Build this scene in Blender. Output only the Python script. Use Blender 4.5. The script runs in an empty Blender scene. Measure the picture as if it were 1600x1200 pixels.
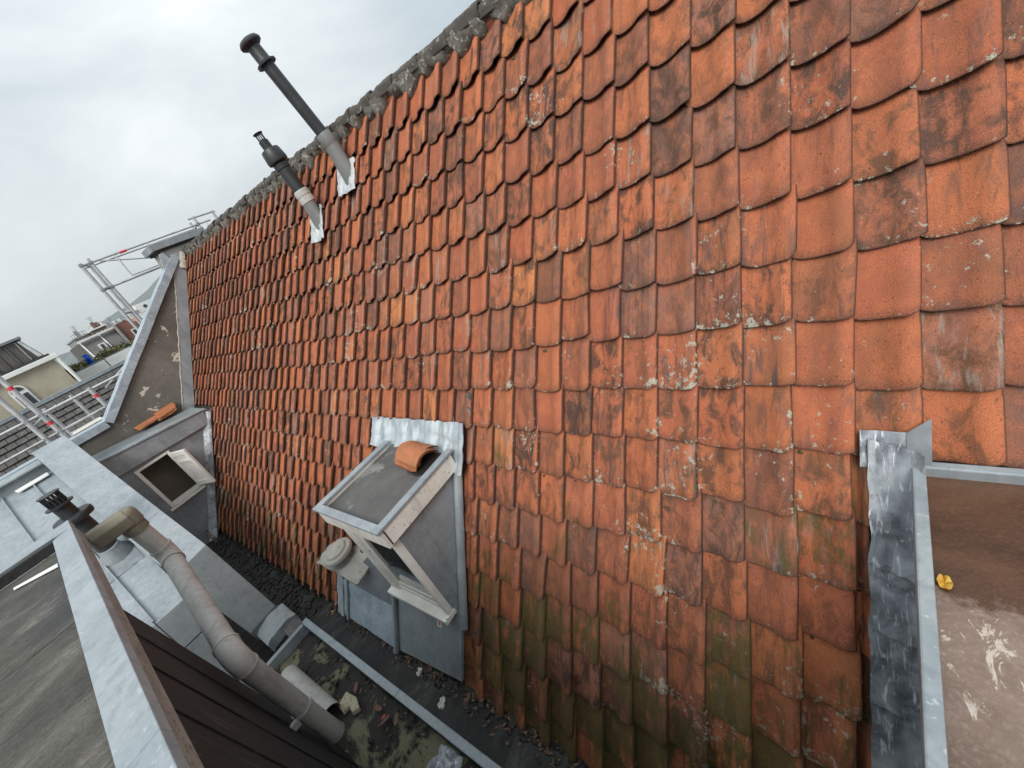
import bpy, bmesh, math, random
from mathutils import Vector, Matrix, noise
R = math.radians
random.seed(7)
scene = bpy.context.scene
COL = scene.collection

# ------------------------------------------------------------------ camera
cam_d = bpy.data.cameras.new('camera'); cam = bpy.data.objects.new('camera', cam_d); COL.objects.link(cam)
cam_d.sensor_fit = 'HORIZONTAL'; cam_d.sensor_width = 36; cam_d.lens = 14.432
cam_d.clip_start = 0.02; cam_d.clip_end = 6000
CR, CD, CF = (0.5104116, -0.7736222, -0.3754845), (-0.5826662, 0.0100022, -0.81265), (0.6324398, 0.6335681, -0.4456583)
cam.matrix_world = Matrix(((CR[0], -CD[0], -CF[0], 0), (CR[1], -CD[1], -CF[1], 0), (CR[2], -CD[2], -CF[2], 0), (0, 0, 0, 1)))
scene.camera = cam
# ------------------------------------------------------------------ sky, sun, exposure
SUN_DIR = Vector((-0.64, -0.36, 0.68)).normalized()          # towards the sun behind the cloud
elev = math.asin(SUN_DIR.z); azim = math.atan2(SUN_DIR.x, SUN_DIR.y)
world = bpy.data.worlds.new('World'); scene.world = world; world.use_nodes = True
wt = world.node_tree; wt.nodes.clear()
def wn(t, **k):
    n = wt.nodes.new(t)
    for a, b in k.items(): setattr(n, a, b)
    return n
wo = wn('ShaderNodeOutputWorld'); sky = wn('ShaderNodeTexSky', sky_type='NISHITA', sun_disc=False)
sky.sun_elevation = elev; sky.sun_rotation = azim; sky.air_density = 1.0; sky.dust_density = 3.0
bg1 = wn('ShaderNodeBackground'); bg1.inputs['Strength'].default_value = 0.08; wt.links.new(sky.outputs[0], bg1.inputs[0])
tc = wn('ShaderNodeTexCoord'); mp = wn('ShaderNodeMapping'); mp.inputs['Scale'].default_value = (1.0, 1.0, 2.6)
wt.links.new(tc.outputs['Generated'], mp.inputs[0])
nz = wn('ShaderNodeTexNoise'); nz.inputs['Scale'].default_value = 1.7; nz.inputs['Detail'].default_value = 7; nz.inputs['Roughness'].default_value = 0.52
nz.inputs['Distortion'].default_value = 0.35
wt.links.new(mp.outputs[0], nz.inputs['Vector'])
rp = wn('ShaderNodeValToRGB'); wt.links.new(nz.outputs['Fac'], rp.inputs[0])
rp.color_ramp.elements[0].position = 0.34; rp.color_ramp.elements[0].color = (0.315, 0.362, 0.388, 1)
rp.color_ramp.elements[1].position = 0.70; rp.color_ramp.elements[1].color = (0.525, 0.55, 0.555, 1)
e_ = rp.color_ramp.elements.new(0.5); e_.color = (0.40, 0.435, 0.45, 1)
bg2 = wn('ShaderNodeBackground'); bg2.inputs['Strength'].default_value = 1.0
sx = wn('ShaderNodeSeparateXYZ'); wt.links.new(tc.outputs['Generated'], sx.inputs[0])   # overcast sky: brighter towards the zenith
mr = wn('ShaderNodeMapRange'); mr.inputs[1].default_value = 0.0; mr.inputs[2].default_value = 1.0; mr.inputs[3].default_value = 0.82; mr.inputs[4].default_value = 1.6
wt.links.new(sx.outputs[2], mr.inputs[0]); wt.links.new(mr.outputs[0], bg2.inputs['Strength'])
wt.links.new(rp.outputs[0], bg2.inputs[0])
mx = wn('ShaderNodeMixShader'); mx.inputs[0].default_value = 0.93
wt.links.new(bg1.outputs[0], mx.inputs[1]); wt.links.new(bg2.outputs[0], mx.inputs[2]); wt.links.new(mx.outputs[0], wo.inputs[0])
sl = bpy.data.lights.new('sun', 'SUN'); sl.energy = 1.5; sl.angle = R(34); sl.color = (1.0, 0.965, 0.92)
so = bpy.data.objects.new('sun', sl); COL.objects.link(so); so.rotation_euler = SUN_DIR.to_track_quat('Z', 'Y').to_euler()
scene.view_settings.view_transform = 'Standard'; scene.view_settings.look = 'None'
scene.view_settings.gamma = 1.0; scene.view_settings.use_curve_mapping = False
scene.view_settings.exposure = 0.85
scene.cycles.max_bounces = 8; scene.cycles.diffuse_bounces = 3; scene.cycles.glossy_bounces = 3; scene.cycles.caustics_reflective = False; scene.cycles.caustics_refractive = False

# ------------------------------------------------------------------ materials
class NT:
    def __init__(s, name, rough=0.7, metal=0.0, spec=0.5):
        s.m = bpy.data.materials.new(name); s.m.use_nodes = True; s.t = s.m.node_tree
        s.b = s.t.nodes['Principled BSDF']; s.b.inputs['Roughness'].default_value = rough; s.b.inputs['Metallic'].default_value = metal
        s.b.inputs['Specular IOR Level'].default_value = spec
        s.tc = s.n('ShaderNodeTexCoord')
    def n(s, t, **k):
        n = s.t.nodes.new(t)
        for a, b in k.items(): setattr(n, a, b)
        return n
    def l(s, a, b): s.t.links.new(a, b)
    def put(s, sock, v):
        if hasattr(v, 'is_output') or hasattr(v, 'links'): s.l(v, sock)
        else: sock.default_value = v
    def vec(s, scale=(1, 1, 1), src=None, loc=(0, 0, 0), rot=(0, 0, 0)):
        mp = s.n('ShaderNodeMapping'); mp.inputs['Scale'].default_value = scale; mp.inputs['Location'].default_value = loc; mp.inputs['Rotation'].default_value = rot
        s.l(src if src is not None else s.tc.outputs['Object'], mp.inputs[0]); return mp.outputs[0]
    def noise(s, vec, scale, detail=5, rough=0.55, dist=0.0):
        n = s.n('ShaderNodeTexNoise'); s.l(vec, n.inputs['Vector']); n.inputs['Scale'].default_value = scale
        n.inputs['Detail'].default_value = detail; n.inputs['Roughness'].default_value = rough; n.inputs['Distortion'].default_value = dist
        return n.outputs['Fac']
    def step(s, v, a, b, lo=0.0, hi=1.0):
        n = s.n('ShaderNodeMapRange'); s.put(n.inputs[0], v); n.inputs[1].default_value = a; n.inputs[2].default_value = b
        n.inputs[3].default_value = lo; n.inputs[4].default_value = hi; return n.outputs[0]
    def mix(s, f, a, b):
        n = s.n('ShaderNodeMix', data_type='RGBA'); s.put(n.inputs[0], f)
        for k, v in ((6, a), (7, b)):
            if isinstance(v, tuple): n.inputs[k].default_value = (*v[:3], 1)
            else: s.l(v, n.inputs[k])
        return n.outputs[2]
    def math(s, op, a, b=0.0, clamp=False):
        n = s.n('ShaderNodeMath', operation=op, use_clamp=clamp); s.put(n.inputs[0], a); s.put(n.inputs[1], b); return n.outputs[0]
    def ramp(s, v, stops):
        n = s.n('ShaderNodeValToRGB'); s.l(v, n.inputs[0]); e = n.color_ramp.elements
        e[0].position, e[0].color = stops[0][0], (*stops[0][1], 1); e[1].position, e[1].color = stops[-1][0], (*stops[-1][1], 1)
        for p_, c in stops[1:-1]:
            k = e.new(p_); k.color = (*c, 1)
        return n.outputs[0]
    def col(s, v): s.l(v, s.b.inputs['Base Color'])
    def rough(s, v): s.l(v, s.b.inputs['Roughness'])
    def bump(s, v, strength=0.3, dist=0.01):
        n = s.n('ShaderNodeBump'); n.inputs['Strength'].default_value = strength; n.inputs['Distance'].default_value = dist
        s.l(v, n.inputs['Height']); s.l(n.outputs[0], s.b.inputs['Normal'])

def weathered(name, c1, c2, scale=3, rough=0.7, metal=0.0, c3=None, spot=30, spot_lo=0.62, stretch=(1, 1, 1), bump=0.2, bdist=0.004, rvar=0.12, spec=0.5, runs=0.0):
    s = NT(name, rough, metal, spec); v = s.vec(stretch)
    a = s.noise(v, scale, 8, 0.6, 0.3); b = s.noise(v, scale * 9, 4)
    f = s.math('ADD', s.math('MULTIPLY', a, 0.75), s.math('MULTIPLY', b, 0.25))
    c = s.mix(s.step(f, 0.36, 0.64), c1, c2)
    if c3:
        sp = s.noise(s.vec(stretch, loc=(3, 1, 2)), spot, 5, 0.6)
        c = s.mix(s.step(sp, spot_lo, spot_lo + 0.06), c, c3)
    if runs:                                        # water marks and grime
        rn_ = s.noise(s.vec((11, 11, 0.9), loc=(2, 7, 0)), 1.6, 7, 0.65, 0.3); c = s.mix(s.step(rn_, 0.50, 0.68, 0, runs), c, tuple(x * 0.5 for x in c1))
        sc_ = s.noise(s.vec((1, 1, 1), loc=(6, 1, 4)), 5.0, 8, 0.7, 1.2); c = s.mix(s.step(sc_, 0.56, 0.66, 0, runs * 0.8), c, tuple(min(0.7, x * 1.35) for x in c2))
    s.col(c); s.rough(s.step(a, 0.3, 0.7, rough - rvar, rough + rvar))
    s.bump(s.math('ADD', a, s.math('MULTIPLY', b, 0.5)), bump, bdist)
    return s.m

M = {}
M['zinc'] = weathered('zinc', (0.245, 0.285, 0.31), (0.355, 0.392, 0.415), 3.4, 0.5, 0.2, c3=(0.46, 0.49, 0.505), spot=45, spot_lo=0.63, bump=0.08, bdist=0.004, runs=0.35)
M['zinc_grey'] = weathered('zinc_grey', (0.20, 0.228, 0.245), (0.315, 0.345, 0.362), 3.4, 0.52, 0.15, c3=(0.43, 0.46, 0.47), spot=22, spot_lo=0.69, bump=0.10, bdist=0.004, runs=0.28)
M['zinc_shaded'] = weathered('shaded_grey_zinc', (0.145, 0.165, 0.172), (0.215, 0.237, 0.243), 3.0, 0.5, 0.15, c3=(0.28, 0.30, 0.30), spot=22, spot_lo=0.67, bump=0.08, runs=0.35)  # darker zinc for the steep faces: their shade is put into the colour
M['zinc_mottled'] = weathered('zinc_mottled', (0.25, 0.305, 0.355), (0.42, 0.48, 0.53), 7.0, 0.48, 0.15, c3=(0.60, 0.64, 0.68), spot=40, spot_lo=0.6, bump=0.08, bdist=0.003)
M['zinc_dark'] = weathered('zinc_dark', (0.12, 0.135, 0.15), (0.20, 0.215, 0.23), 3.0, 0.5, 0.2, bump=0.05)
M['alu'] = weathered('aluminium', (0.42, 0.43, 0.44), (0.60, 0.61, 0.61), 6, 0.45, 0.3, bump=0.05)
M['steel'] = weathered('galvanised_tube', (0.34, 0.35, 0.36), (0.52, 0.53, 0.53), 8, 0.5, 0.25, bump=0.05)
M['lead_white'] = weathered('lead_white', (0.27, 0.315, 0.34), (0.44, 0.485, 0.51), 9, 0.5, 0.2, c3=(0.30, 0.33, 0.35), spot=25, spot_lo=0.64, bump=0.35, bdist=0.008)
M['alu_foil'] = weathered('crinkled_foil', (0.42, 0.44, 0.455), (0.62, 0.64, 0.65), 16, 0.45, 0.35, c3=(0.3, 0.32, 0.34), spot=40, spot_lo=0.66, bump=0.8, bdist=0.012)
def lead():
    s = NT('lead', 0.45, 0.25); v = s.vec((1, 1, 1))
    a = s.noise(v, 6, 8, 0.62, 0.8); st = s.noise(s.vec((3, 14, 3)), 3.0, 7, 0.6, 1.2)
    c = s.mix(s.step(a, 0.35, 0.62), (0.15, 0.165, 0.185), (0.42, 0.45, 0.48))
    c = s.mix(s.step(st, 0.57, 0.66), c, (0.62, 0.66, 0.70))
    dk = s.noise(s.vec((5, 5, 5), loc=(4, 4, 1)), 2.2, 5, 0.6)
    c = s.mix(s.step(dk, 0.60, 0.70, 0, 0.6), c, (0.075, 0.082, 0.095))
    s.col(c); s.rough(s.step(a, 0.3, 0.7, 0.32, 0.6)); s.bump(s.math('ADD', a, st), 0.3, 0.008); return s.m
M['lead'] = lead()
def render_wall():
    s = NT('cement_render', 0.9); v = s.vec()
    a = s.noise(v, 1.1, 8, 0.65, 0.4); b = s.noise(v, 18, 6, 0.6)
    c = s.mix(s.step(a, 0.35, 0.65), (0.10, 0.096, 0.083), (0.185, 0.175, 0.15))
    c = s.mix(s.step(b, 0.5, 0.75, 0, 0.5), c, (0.075, 0.072, 0.060))
    p1 = s.noise(s.vec((1, 1, 1.25), loc=(7, 0, 3)), 3.1, 7, 0.66, 0.9)
    chips = s.step(p1, 0.60, 0.612)
    c = s.mix(chips, c, (0.58, 0.53, 0.45))
    s.col(c); s.bump(s.math('SUBTRACT', s.math('MULTIPLY', b, 0.3), chips), 0.6, 0.012); return s.m
M['render'] = render_wall()
M['mortar'] = weathered('mortar', (0.075, 0.068, 0.058), (0.18, 0.165, 0.14), 14, 0.95, c3=(0.38, 0.37, 0.32), spot=30, spot_lo=0.58, bump=0.9, bdist=0.02)
M['mortar_pale'] = weathered('mortar_pale', (0.34, 0.31, 0.26), (0.52, 0.48, 0.41), 12, 0.95, c3=(0.16, 0.14, 0.12), spot=30, spot_lo=0.62, bump=0.7, bdist=0.015)
M['ridge_tile'] = weathered('ridge_tile', (0.045, 0.040, 0.036), (0.10, 0.088, 0.076), 8, 0.9, c3=(0.25, 0.24, 0.205), spot=22, spot_lo=0.60, bump=0.5, bdist=0.01)
M['underlay'] = weathered('roof_underlay', (0.035, 0.03, 0.027), (0.06, 0.05, 0.045), 5, 0.95)
M['black_plastic'] = weathered('black_plastic', (0.016, 0.018, 0.020), (0.032, 0.034, 0.037), 6, 0.45, bump=0.04)
M['grey_plastic'] = weathered('grey_plastic', (0.15, 0.155, 0.15), (0.20, 0.20, 0.195), 6, 0.6, bump=0.05)
M['pvc'] = weathered('grey_pvc', (0.37, 0.36, 0.335), (0.51, 0.50, 0.47), 3.2, 0.6, c3=(0.11, 0.10, 0.08), spot=34, spot_lo=0.66, bump=0.08, runs=0.45)
M['pvc_mossy'] = weathered('mossy_pvc', (0.16, 0.15, 0.105), (0.245, 0.225, 0.165), 5, 0.75, c3=(0.08, 0.078, 0.05), spot=18, spot_lo=0.66, bump=0.15)
M['white_paint'] = weathered('old_white_paint', (0.68, 0.67, 0.62), (0.84, 0.83, 0.78), 5, 0.6, c3=(0.20, 0.18, 0.14), spot=26, spot_lo=0.665, bump=0.2)
M['cream_paint'] = weathered('cream_paint', (0.66, 0.64, 0.58), (0.80, 0.78, 0.72), 4, 0.65, c3=(0.27, 0.25, 0.21), spot=34, spot_lo=0.62, stretch=(1, 1, 1), bump=0.15, runs=0.4)
M['clean_white'] = weathered('white_render', (0.62, 0.63, 0.61), (0.74, 0.75, 0.73), 3, 0.8, bump=0.05)
M['fascia_wood'] = weathered('weathered_wood', (0.20, 0.18, 0.158), (0.35, 0.325, 0.29), 3.0, 0.85, stretch=(9, 3.5, 9), c3=(0.12, 0.095, 0.078), spot=7, spot_lo=0.60, bump=0.3)
M['cladding'] = weathered('dark_stained_board', (0.008, 0.0072, 0.007), (0.022, 0.0195, 0.0175), 2.6, 0.7, stretch=(8, 14, 0.7), c3=(0.048, 0.043, 0.038), spot=3.0, spot_lo=0.58, bump=0.4)
M['old_wood'] = weathered('grey_old_wood', (0.20, 0.195, 0.18), (0.37, 0.36, 0.33), 4, 0.9, stretch=(2.5, 9, 9), c3=(0.10, 0.09, 0.07), spot=12, spot_lo=0.6, bump=0.6, bdist=0.01)
def felt(name, c1, c2, wet=0.5, scale=2.0):
    s = NT(name, 0.7); v = s.vec((1.0, 1.9, 1.0), rot=(0, 0, R(35)))
    a = s.noise(v, scale, 9, 0.66, 0.6); g = s.noise(s.vec(), 140, 4, 0.65); b = s.noise(v, scale * 11, 7, 0.68); d = s.noise(s.vec(loc=(3, 8, 0)), scale * 0.45, 5, 0.6)
    c = s.mix(s.step(a, 0.36, 0.62), c1, c2); c = s.mix(s.step(b, 0.48, 0.66, 0, 0.7), c, tuple(x * 0.45 for x in c1)); c = s.mix(s.step(g, 0.45, 0.7, 0, 0.6), c, tuple(x * 0.35 for x in c1))
    c = s.mix(s.step(d, 0.5, 0.62, 0, 0.75), c, (c1[0] * 0.62, c1[1] * 0.64, c1[2] * 0.78)); pw_ = s.math('MULTIPLY', s.step(a, 0.55, 0.66), s.step(b, 0.5, 0.56)); c = s.mix(s.math('MULTIPLY', pw_, 0.4), c, tuple(min(0.3, x * 2.6) for x in c2))
    s.col(c); w = s.math('MULTIPLY', s.step(a, 0.50, 0.60), s.step(b, 0.44, 0.56))
    s.rough(s.math('SUBTRACT', 0.78, s.math('MULTIPLY', w, wet))); s.bump(s.math('ADD', s.math('MULTIPLY', g, 0.35), b), 0.6, 0.012); return s.m
M['felt'] = felt('roofing_felt', (0.052, 0.048, 0.043), (0.115, 0.105, 0.083), 0.66)
M['felt_black'] = felt('black_felt', (0.018, 0.018, 0.018), (0.045, 0.043, 0.04), 0.35)
M['dormer_sheet'] = weathered('grey_roof_sheet', (0.07, 0.069, 0.066), (0.125, 0.122, 0.117), 2.6, 0.55, c3=(0.21, 0.207, 0.20), spot=3.2, spot_lo=0.60, bump=0.08)
def copper_felt():
    s = NT('brown_wet_roof', 0.4); v = s.vec()
    a = s.noise(v, 2.6, 9, 0.66, 0.6); g = s.noise(v, 70, 5, 0.65); b = s.noise(s.vec((1, 2.0, 1), rot=(0, 0, R(-28))), 7, 8, 0.68, 0.8)
    sp = s.n('ShaderNodeSeparateXYZ'); s.l(s.tc.outputs['Object'], sp.inputs[0])
    wet = s.step(s.math('ADD', sp.outputs[0], s.math('MULTIPLY', s.math('SUBTRACT', s.noise(v, 5.0, 8, 0.68, 0.5), 0.5), 0.55)), 1.10, 1.16)   # ponded at the back
    dry = s.mix(s.step(a, 0.36, 0.62), (0.13, 0.082, 0.058), (0.25, 0.18, 0.145)); dry = s.mix(s.step(g, 0.5, 0.72, 0, 0.5), dry, (0.33, 0.265, 0.225))
    lo = s.noise(s.vec((1, 1, 1), loc=(2, 5, 0)), 3, 5, 0.6); dry = s.mix(s.step(lo, 0.54, 0.66, 0, 0.55), dry, (0.22, 0.205, 0.15))
    fl = s.math('MULTIPLY', s.step(b, 0.585, 0.61), s.step(a, 0.44, 0.5)); dry = s.mix(fl, dry, (0.50, 0.43, 0.37))
    wc = s.mix(s.step(a, 0.36, 0.64), (0.050, 0.024, 0.013), (0.125, 0.060, 0.032)); wc = s.mix(s.step(g, 0.55, 0.72, 0, 0.5), wc, (0.16, 0.085, 0.05))
    s.col(s.mix(wet, dry, wc)); s.rough(s.math('SUBTRACT', s.step(g, 0.3, 0.7, 0.42, 0.62), s.math('MULTIPLY', wet, 0.22)))
    s.bump(s.math('ADD', s.math('MULTIPLY', b, 0.8), s.math('MULTIPLY', g, 0.35)), 0.5, 0.010); return s.m
M['copper_felt'] = copper_felt()
def dirt():
    s = NT('gutter_dirt', 0.9); v = s.vec()
    a = s.noise(v, 1.9, 7, 0.6, 0.8); g = s.noise(v, 55, 5, 0.7); c = s.mix(s.step(g, 0.4, 0.7), (0.010, 0.009, 0.008), (0.05, 0.043, 0.035))
    mo = s.step(a, 0.525, 0.565); mc = s.mix(s.step(g, 0.35, 0.7), (0.115, 0.115, 0.06), (0.22, 0.205, 0.135)); c = s.mix(mo, c, mc)
    s.col(c); s.rough(s.step(g, 0.3, 0.7, 0.45, 0.95)); s.bump(g, 0.7, 0.015); return s.m
M['dirt'] = dirt()
M['lead_cream'] = weathered('weathered_cream_slate', (0.34, 0.325, 0.28), (0.48, 0.46, 0.41), 6, 0.85, c3=(0.22, 0.21, 0.17), spot=20, spot_lo=0.62, bump=0.4)
M['moss_dark'] = weathered('wet_moss_litter', (0.009, 0.008, 0.007), (0.030, 0.025, 0.018), 30, 0.6, c3=(0.10, 0.068, 0.035), spot=60, spot_lo=0.64, bump=0.6, bdist=0.01)
M['joint_moss'] = weathered('joint_moss', (0.035, 0.034, 0.014), (0.10, 0.10, 0.04), 40, 0.95, c3=(0.20, 0.19, 0.13), spot=50, spot_lo=0.6)
M['leaf'] = weathered('dead_leaf', (0.075, 0.038, 0.024), (0.19, 0.095, 0.05), 14, 0.6, bump=0.3)
M['leaf_yellow'] = weathered('yellow_leaf', (0.45, 0.20, 0.02), (0.62, 0.42, 0.06), 40, 0.6, bump=0.3)
M['plaster'] = weathered('plaster_lump', (0.55, 0.53, 0.48), (0.74, 0.72, 0.67), 25, 0.9, bump=0.6)
M['sandstone'] = weathered('broken_sandy_stone', (0.36, 0.32, 0.22), (0.52, 0.48, 0.36), 20, 0.9, c3=(0.12, 0.11, 0.07), spot=40, spot_lo=0.6, bump=0.6)
M['room'] = weathered('room_interior', (0.30, 0.25, 0.20), (0.42, 0.36, 0.29), 2, 0.9)
M['stucco'] = weathered('beige_stucco', (0.33, 0.30, 0.225), (0.44, 0.405, 0.32), 1.8, 0.9, c3=(0.42, 0.33, 0.27), spot=2.6, spot_lo=0.6, bump=0.15)
M['dark_metal_roof'] = weathered('dark_ribbed_metal', (0.06, 0.055, 0.052), (0.12, 0.11, 0.105), 2.5, 0.7, stretch=(6, 6, 0.6), bump=0.1)
M['slate'] = weathered('slate', (0.10, 0.098, 0.096), (0.17, 0.165, 0.16), 2.0, 0.75, bump=0.2)
M['brick'] = weathered('far_brick', (0.14, 0.065, 0.05), (0.22, 0.11, 0.085), 3, 0.9)
M['brick_brown'] = weathered('far_brown_brick', (0.10, 0.075, 0.062), (0.17, 0.125, 0.10), 3, 0.9)
M['red_roof'] = weathered('far_red_roof', (0.32, 0.10, 0.06), (0.42, 0.15, 0.085), 2, 0.85)
M['stone_grey'] = weathered('grey_stone', (0.22, 0.215, 0.205), (0.33, 0.32, 0.305), 8, 0.9, c3=(0.15, 0.145, 0.14), spot=20, spot_lo=0.6, bump=0.2)
M['ground'] = weathered('ground_paving', (0.10, 0.095, 0.09), (0.16, 0.15, 0.14), 0.05, 0.95)
M['hills'] = weathered('wooded_hill', (0.12, 0.145, 0.15), (0.17, 0.19, 0.19), 0.03, 0.95)
M['glass'] = NT('window_glass', 0.04, 0, 0.6).m
_b = M['glass'].node_tree.nodes['Principled BSDF']; _b.inputs['Base Color'].default_value = (0.8, 0.84, 0.86, 1); _b.inputs['Transmission Weight'].default_value = 1.0
M['far_glass'] = NT('far_window_glass', 0.1, 0, 0.6).m; M['far_glass'].node_tree.nodes['Principled BSDF'].inputs['Base Color'].default_value = (0.035, 0.04, 0.045, 1)
M['water'] = NT('puddle_water', 0.03, 0, 0.5).m
_b = M['water'].node_tree.nodes['Principled BSDF']; _b.inputs['Base Color'].default_value = (0.03, 0.028, 0.025, 1); _b.inputs['IOR'].default_value = 1.5
M['brown_water'] = NT('brown_puddle_water', 0.06, 0, 0.5).m; M['brown_water'].node_tree.nodes['Principled BSDF'].inputs['Base Color'].default_value = (0.055, 0.026, 0.014, 1)
def flat(name, c, rough=0.6):
    s = NT(name, rough); v = s.vec(); s.col(s.mix(s.noise(v, 12, 4), tuple(x * 0.8 for x in c), c)); return s.m
M['blue'] = flat('blue_tarp', (0.02, 0.11, 0.55)); M['red'] = flat('red_band', (0.75, 0.06, 0.08)); M['orange_print'] = flat('orange_print', (0.65, 0.2, 0.06))
M['foliage'] = weathered('shrub_foliage', (0.055, 0.065, 0.022), (0.15, 0.145, 0.05), 2.0, 0.8, c3=(0.19, 0.13, 0.07), spot=4, spot_lo=0.56)
M['twig'] = flat('twig', (0.08, 0.06, 0.045), 0.9)

# terracotta tile material: rnd is per tile, uv runs over the tile
def tile_mat(name, attr, palette=None, clean=False):
    s = NT(name, 0.82, 0, 0.35)
    if attr:
        a = s.n('ShaderNodeAttribute'); a.attribute_name = 'rnd'; rnd = a.outputs['Fac']
    else: rnd = s.n('ShaderNodeObjectInfo').outputs['Random']
    fr = lambda k: s.math('FRACT', s.math('MULTIPLY', rnd, k))
    r2, r3, r4 = fr(17.31), fr(91.7), fr(311.3)
    uv = s.n('ShaderNodeUVMap').outputs[0]; sep = s.n('ShaderNodeSeparateXYZ'); s.l(uv, sep.inputs[0])
    U, V = sep.outputs[0], sep.outputs[1]
    cb = s.n('ShaderNodeCombineXYZ'); s.l(U, cb.inputs[0]); s.l(V, cb.inputs[1]); s.l(s.math('MULTIPLY', rnd, 173.0), cb.inputs[2])
    T = cb.outputs[0]
    geo = s.n('ShaderNodeNewGeometry'); ps = s.n('ShaderNodeSeparateXYZ'); s.l(geo.outputs['Position'], ps.inputs[0]); Z = ps.outputs[2]
    fine = s.noise(s.vec((14, 14, 1), T), 4.0, 6, 0.62)
    blot = s.noise(s.vec((3.2, 3.0, 1), T), 1.0, 6, 0.62, 0.6)
    streak = s.noise(s.vec((5.5, 1.15, 1), T, loc=(5, 2, 0)), 1.1, 8, 0.66, 0.9)
    base = s.ramp(rnd, palette or [(0.0, (0.43, 0.118, 0.054)), (0.11, (0.51, 0.160, 0.066)), (0.21, (0.36, 0.102, 0.052)), (0.31, (0.55, 0.200, 0.072)), (0.40, (0.46, 0.130, 0.062)),
                       (0.50, (0.41, 0.118, 0.062)), (0.60, (0.32, 0.105, 0.060)), (0.69, (0.23, 0.090, 0.058)), (0.77, (0.49, 0.155, 0.062)), (0.84, (0.38, 0.118, 0.060)), (0.90, (0.27, 0.135, 0.10)), (0.95, (0.17, 0.082, 0.060)), (1.0, (0.12, 0.068, 0.056))])
    c = s.mix(s.step(blot, 0.42, 0.66, 0, 0.55), base, (0.56, 0.18, 0.075))
    c = s.mix(s.step(fine, 0.48, 0.68, 0, 0.6), c, (0.18, 0.062, 0.034))
    tone = s.noise(s.vec((1.6, 1.2, 1), T, loc=(8, 4, 0)), 1.0, 3, 0.5); c = s.mix(s.step(tone, 0.54, 0.72, 0, 0.6), c, (0.25, 0.098, 0.048))
    stain = s.noise(s.vec((2.6, 2.0, 1), T, loc=(2, 6, 0)), 1.25, 8, 0.68, 0.5); sa_ = s.step(r4, 0.05, 0.75, 0.10, 0.2 if clean else 1.0)
    c = s.mix(s.math('MULTIPLY', s.step(stain, 0.46, 0.60), sa_), c, s.mix(s.step(r3, 0.35, 0.65), (0.075, 0.042, 0.030), (0.15, 0.068, 0.036)))
    grain = s.noise(s.vec((44, 38, 1), T, loc=(4, 9, 0)), 1.6, 4, 0.7); c = s.mix(s.step(grain, 0.50, 0.70, 0, 0.5), c, (0.15, 0.058, 0.034)); c = s.mix(s.step(grain, 0.46, 0.30, 0, 0.35), c, (0.66, 0.25, 0.12))
    # dark weathering in streaks, some tiles much more than others
    amt = s.step(r2, 0.20, 1.0, 0.10, 0.25 if clean else 1.0)
    sm = s.math('MULTIPLY', s.step(streak, 0.49, 0.66), amt)
    c = s.mix(sm, c, s.mix(s.step(r3, 0.3, 0.7), (0.062, 0.040, 0.033), (0.11, 0.075, 0.068)))
    if not clean:
        pit = s.noise(s.vec((13, 10, 1), T, loc=(9, 9, 0)), 1.7, 5, 0.72)
        c = s.mix(s.step(pit, 0.625, 0.67, 0, 0.88), c, (0.045, 0.030, 0.022))
        ed = s.math('MULTIPLY', s.step(V, 0.13, 0.0), s.step(fine, 0.36, 0.56)); c = s.mix(s.math('MULTIPLY', ed, 0.75), c, (0.07, 0.042, 0.030))
        er = s.math('MULTIPLY', s.step(U, 0.10, 0.0), s.step(streak, 0.3, 0.5)); c = s.mix(s.math('MULTIPLY', er, 0.6), c, (0.08, 0.045, 0.032))
        rim = s.math('ADD', s.step(U, 0.968, 0.99), s.step(V, 0.022, 0.0), True); c = s.mix(s.math('MULTIPLY', rim, 0.8), c, (0.055, 0.032, 0.024))
        # pale lichen, mostly near lower edges
        W = geo.outputs['Position']
        li = s.noise(s.vec((1, 1, 1), W), 26, 7, 0.72); la = s.noise(s.vec((1, 1, 1), W, loc=(5, 3, 1)), 2.3, 5, 0.6)
        lw = s.math('ADD', s.math('ADD', li, s.step(V, 0.0, 0.26, 0.075, 0.0)), s.math('ADD', s.step(la, 0.40, 0.64, -0.13, 0.045), s.step(r2, 0.4, 1.0, -0.035, 0.035)))
        lich = s.step(lw, 0.606, 0.645)
        c = s.mix(s.math('MULTIPLY', lich, 0.85), c, s.mix(s.step(fine, 0.4, 0.6), (0.27, 0.265, 0.19), (0.50, 0.49, 0.42)))
        gb = s.math('MULTIPLY', s.step(s.noise(s.vec((6, 1.4, 1), T, loc=(7, 1, 0)), 1.2, 8, 0.7, 0.4), 0.52, 0.64), s.step(r3, 0.80, 0.93)); c = s.mix(s.math('MULTIPLY', gb, 0.75), c, (0.30, 0.275, 0.235))
        # moss on the lower courses, made heavier and darker to paint in their shade
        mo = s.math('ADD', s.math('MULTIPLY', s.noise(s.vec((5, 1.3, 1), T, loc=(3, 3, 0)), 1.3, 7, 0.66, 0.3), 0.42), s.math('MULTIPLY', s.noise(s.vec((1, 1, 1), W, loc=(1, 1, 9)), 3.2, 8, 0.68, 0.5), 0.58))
        moss_shade = s.math('ADD', mo, s.step(Z, -3.3, -1.1, 0.15, -0.13))
        moss_shade = s.math('ADD', moss_shade, s.math('ADD', s.step(r3, 0.4, 1.0, -0.05, 0.07), s.step(ps.outputs[1], 1.2, 3.8, 0.025, -0.09)))
        c = s.mix(s.step(moss_shade, 0.55, 0.65, 0, 0.85), c, s.mix(s.step(fine, 0.4, 0.65), (0.055, 0.044, 0.018), (0.125, 0.118, 0.030)))
    s.col(c); s.bump(s.math('ADD', s.math('MULTIPLY', fine, 0.6), s.math('MULTIPLY', streak, 0.5)), 0.55, 0.008)
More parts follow.
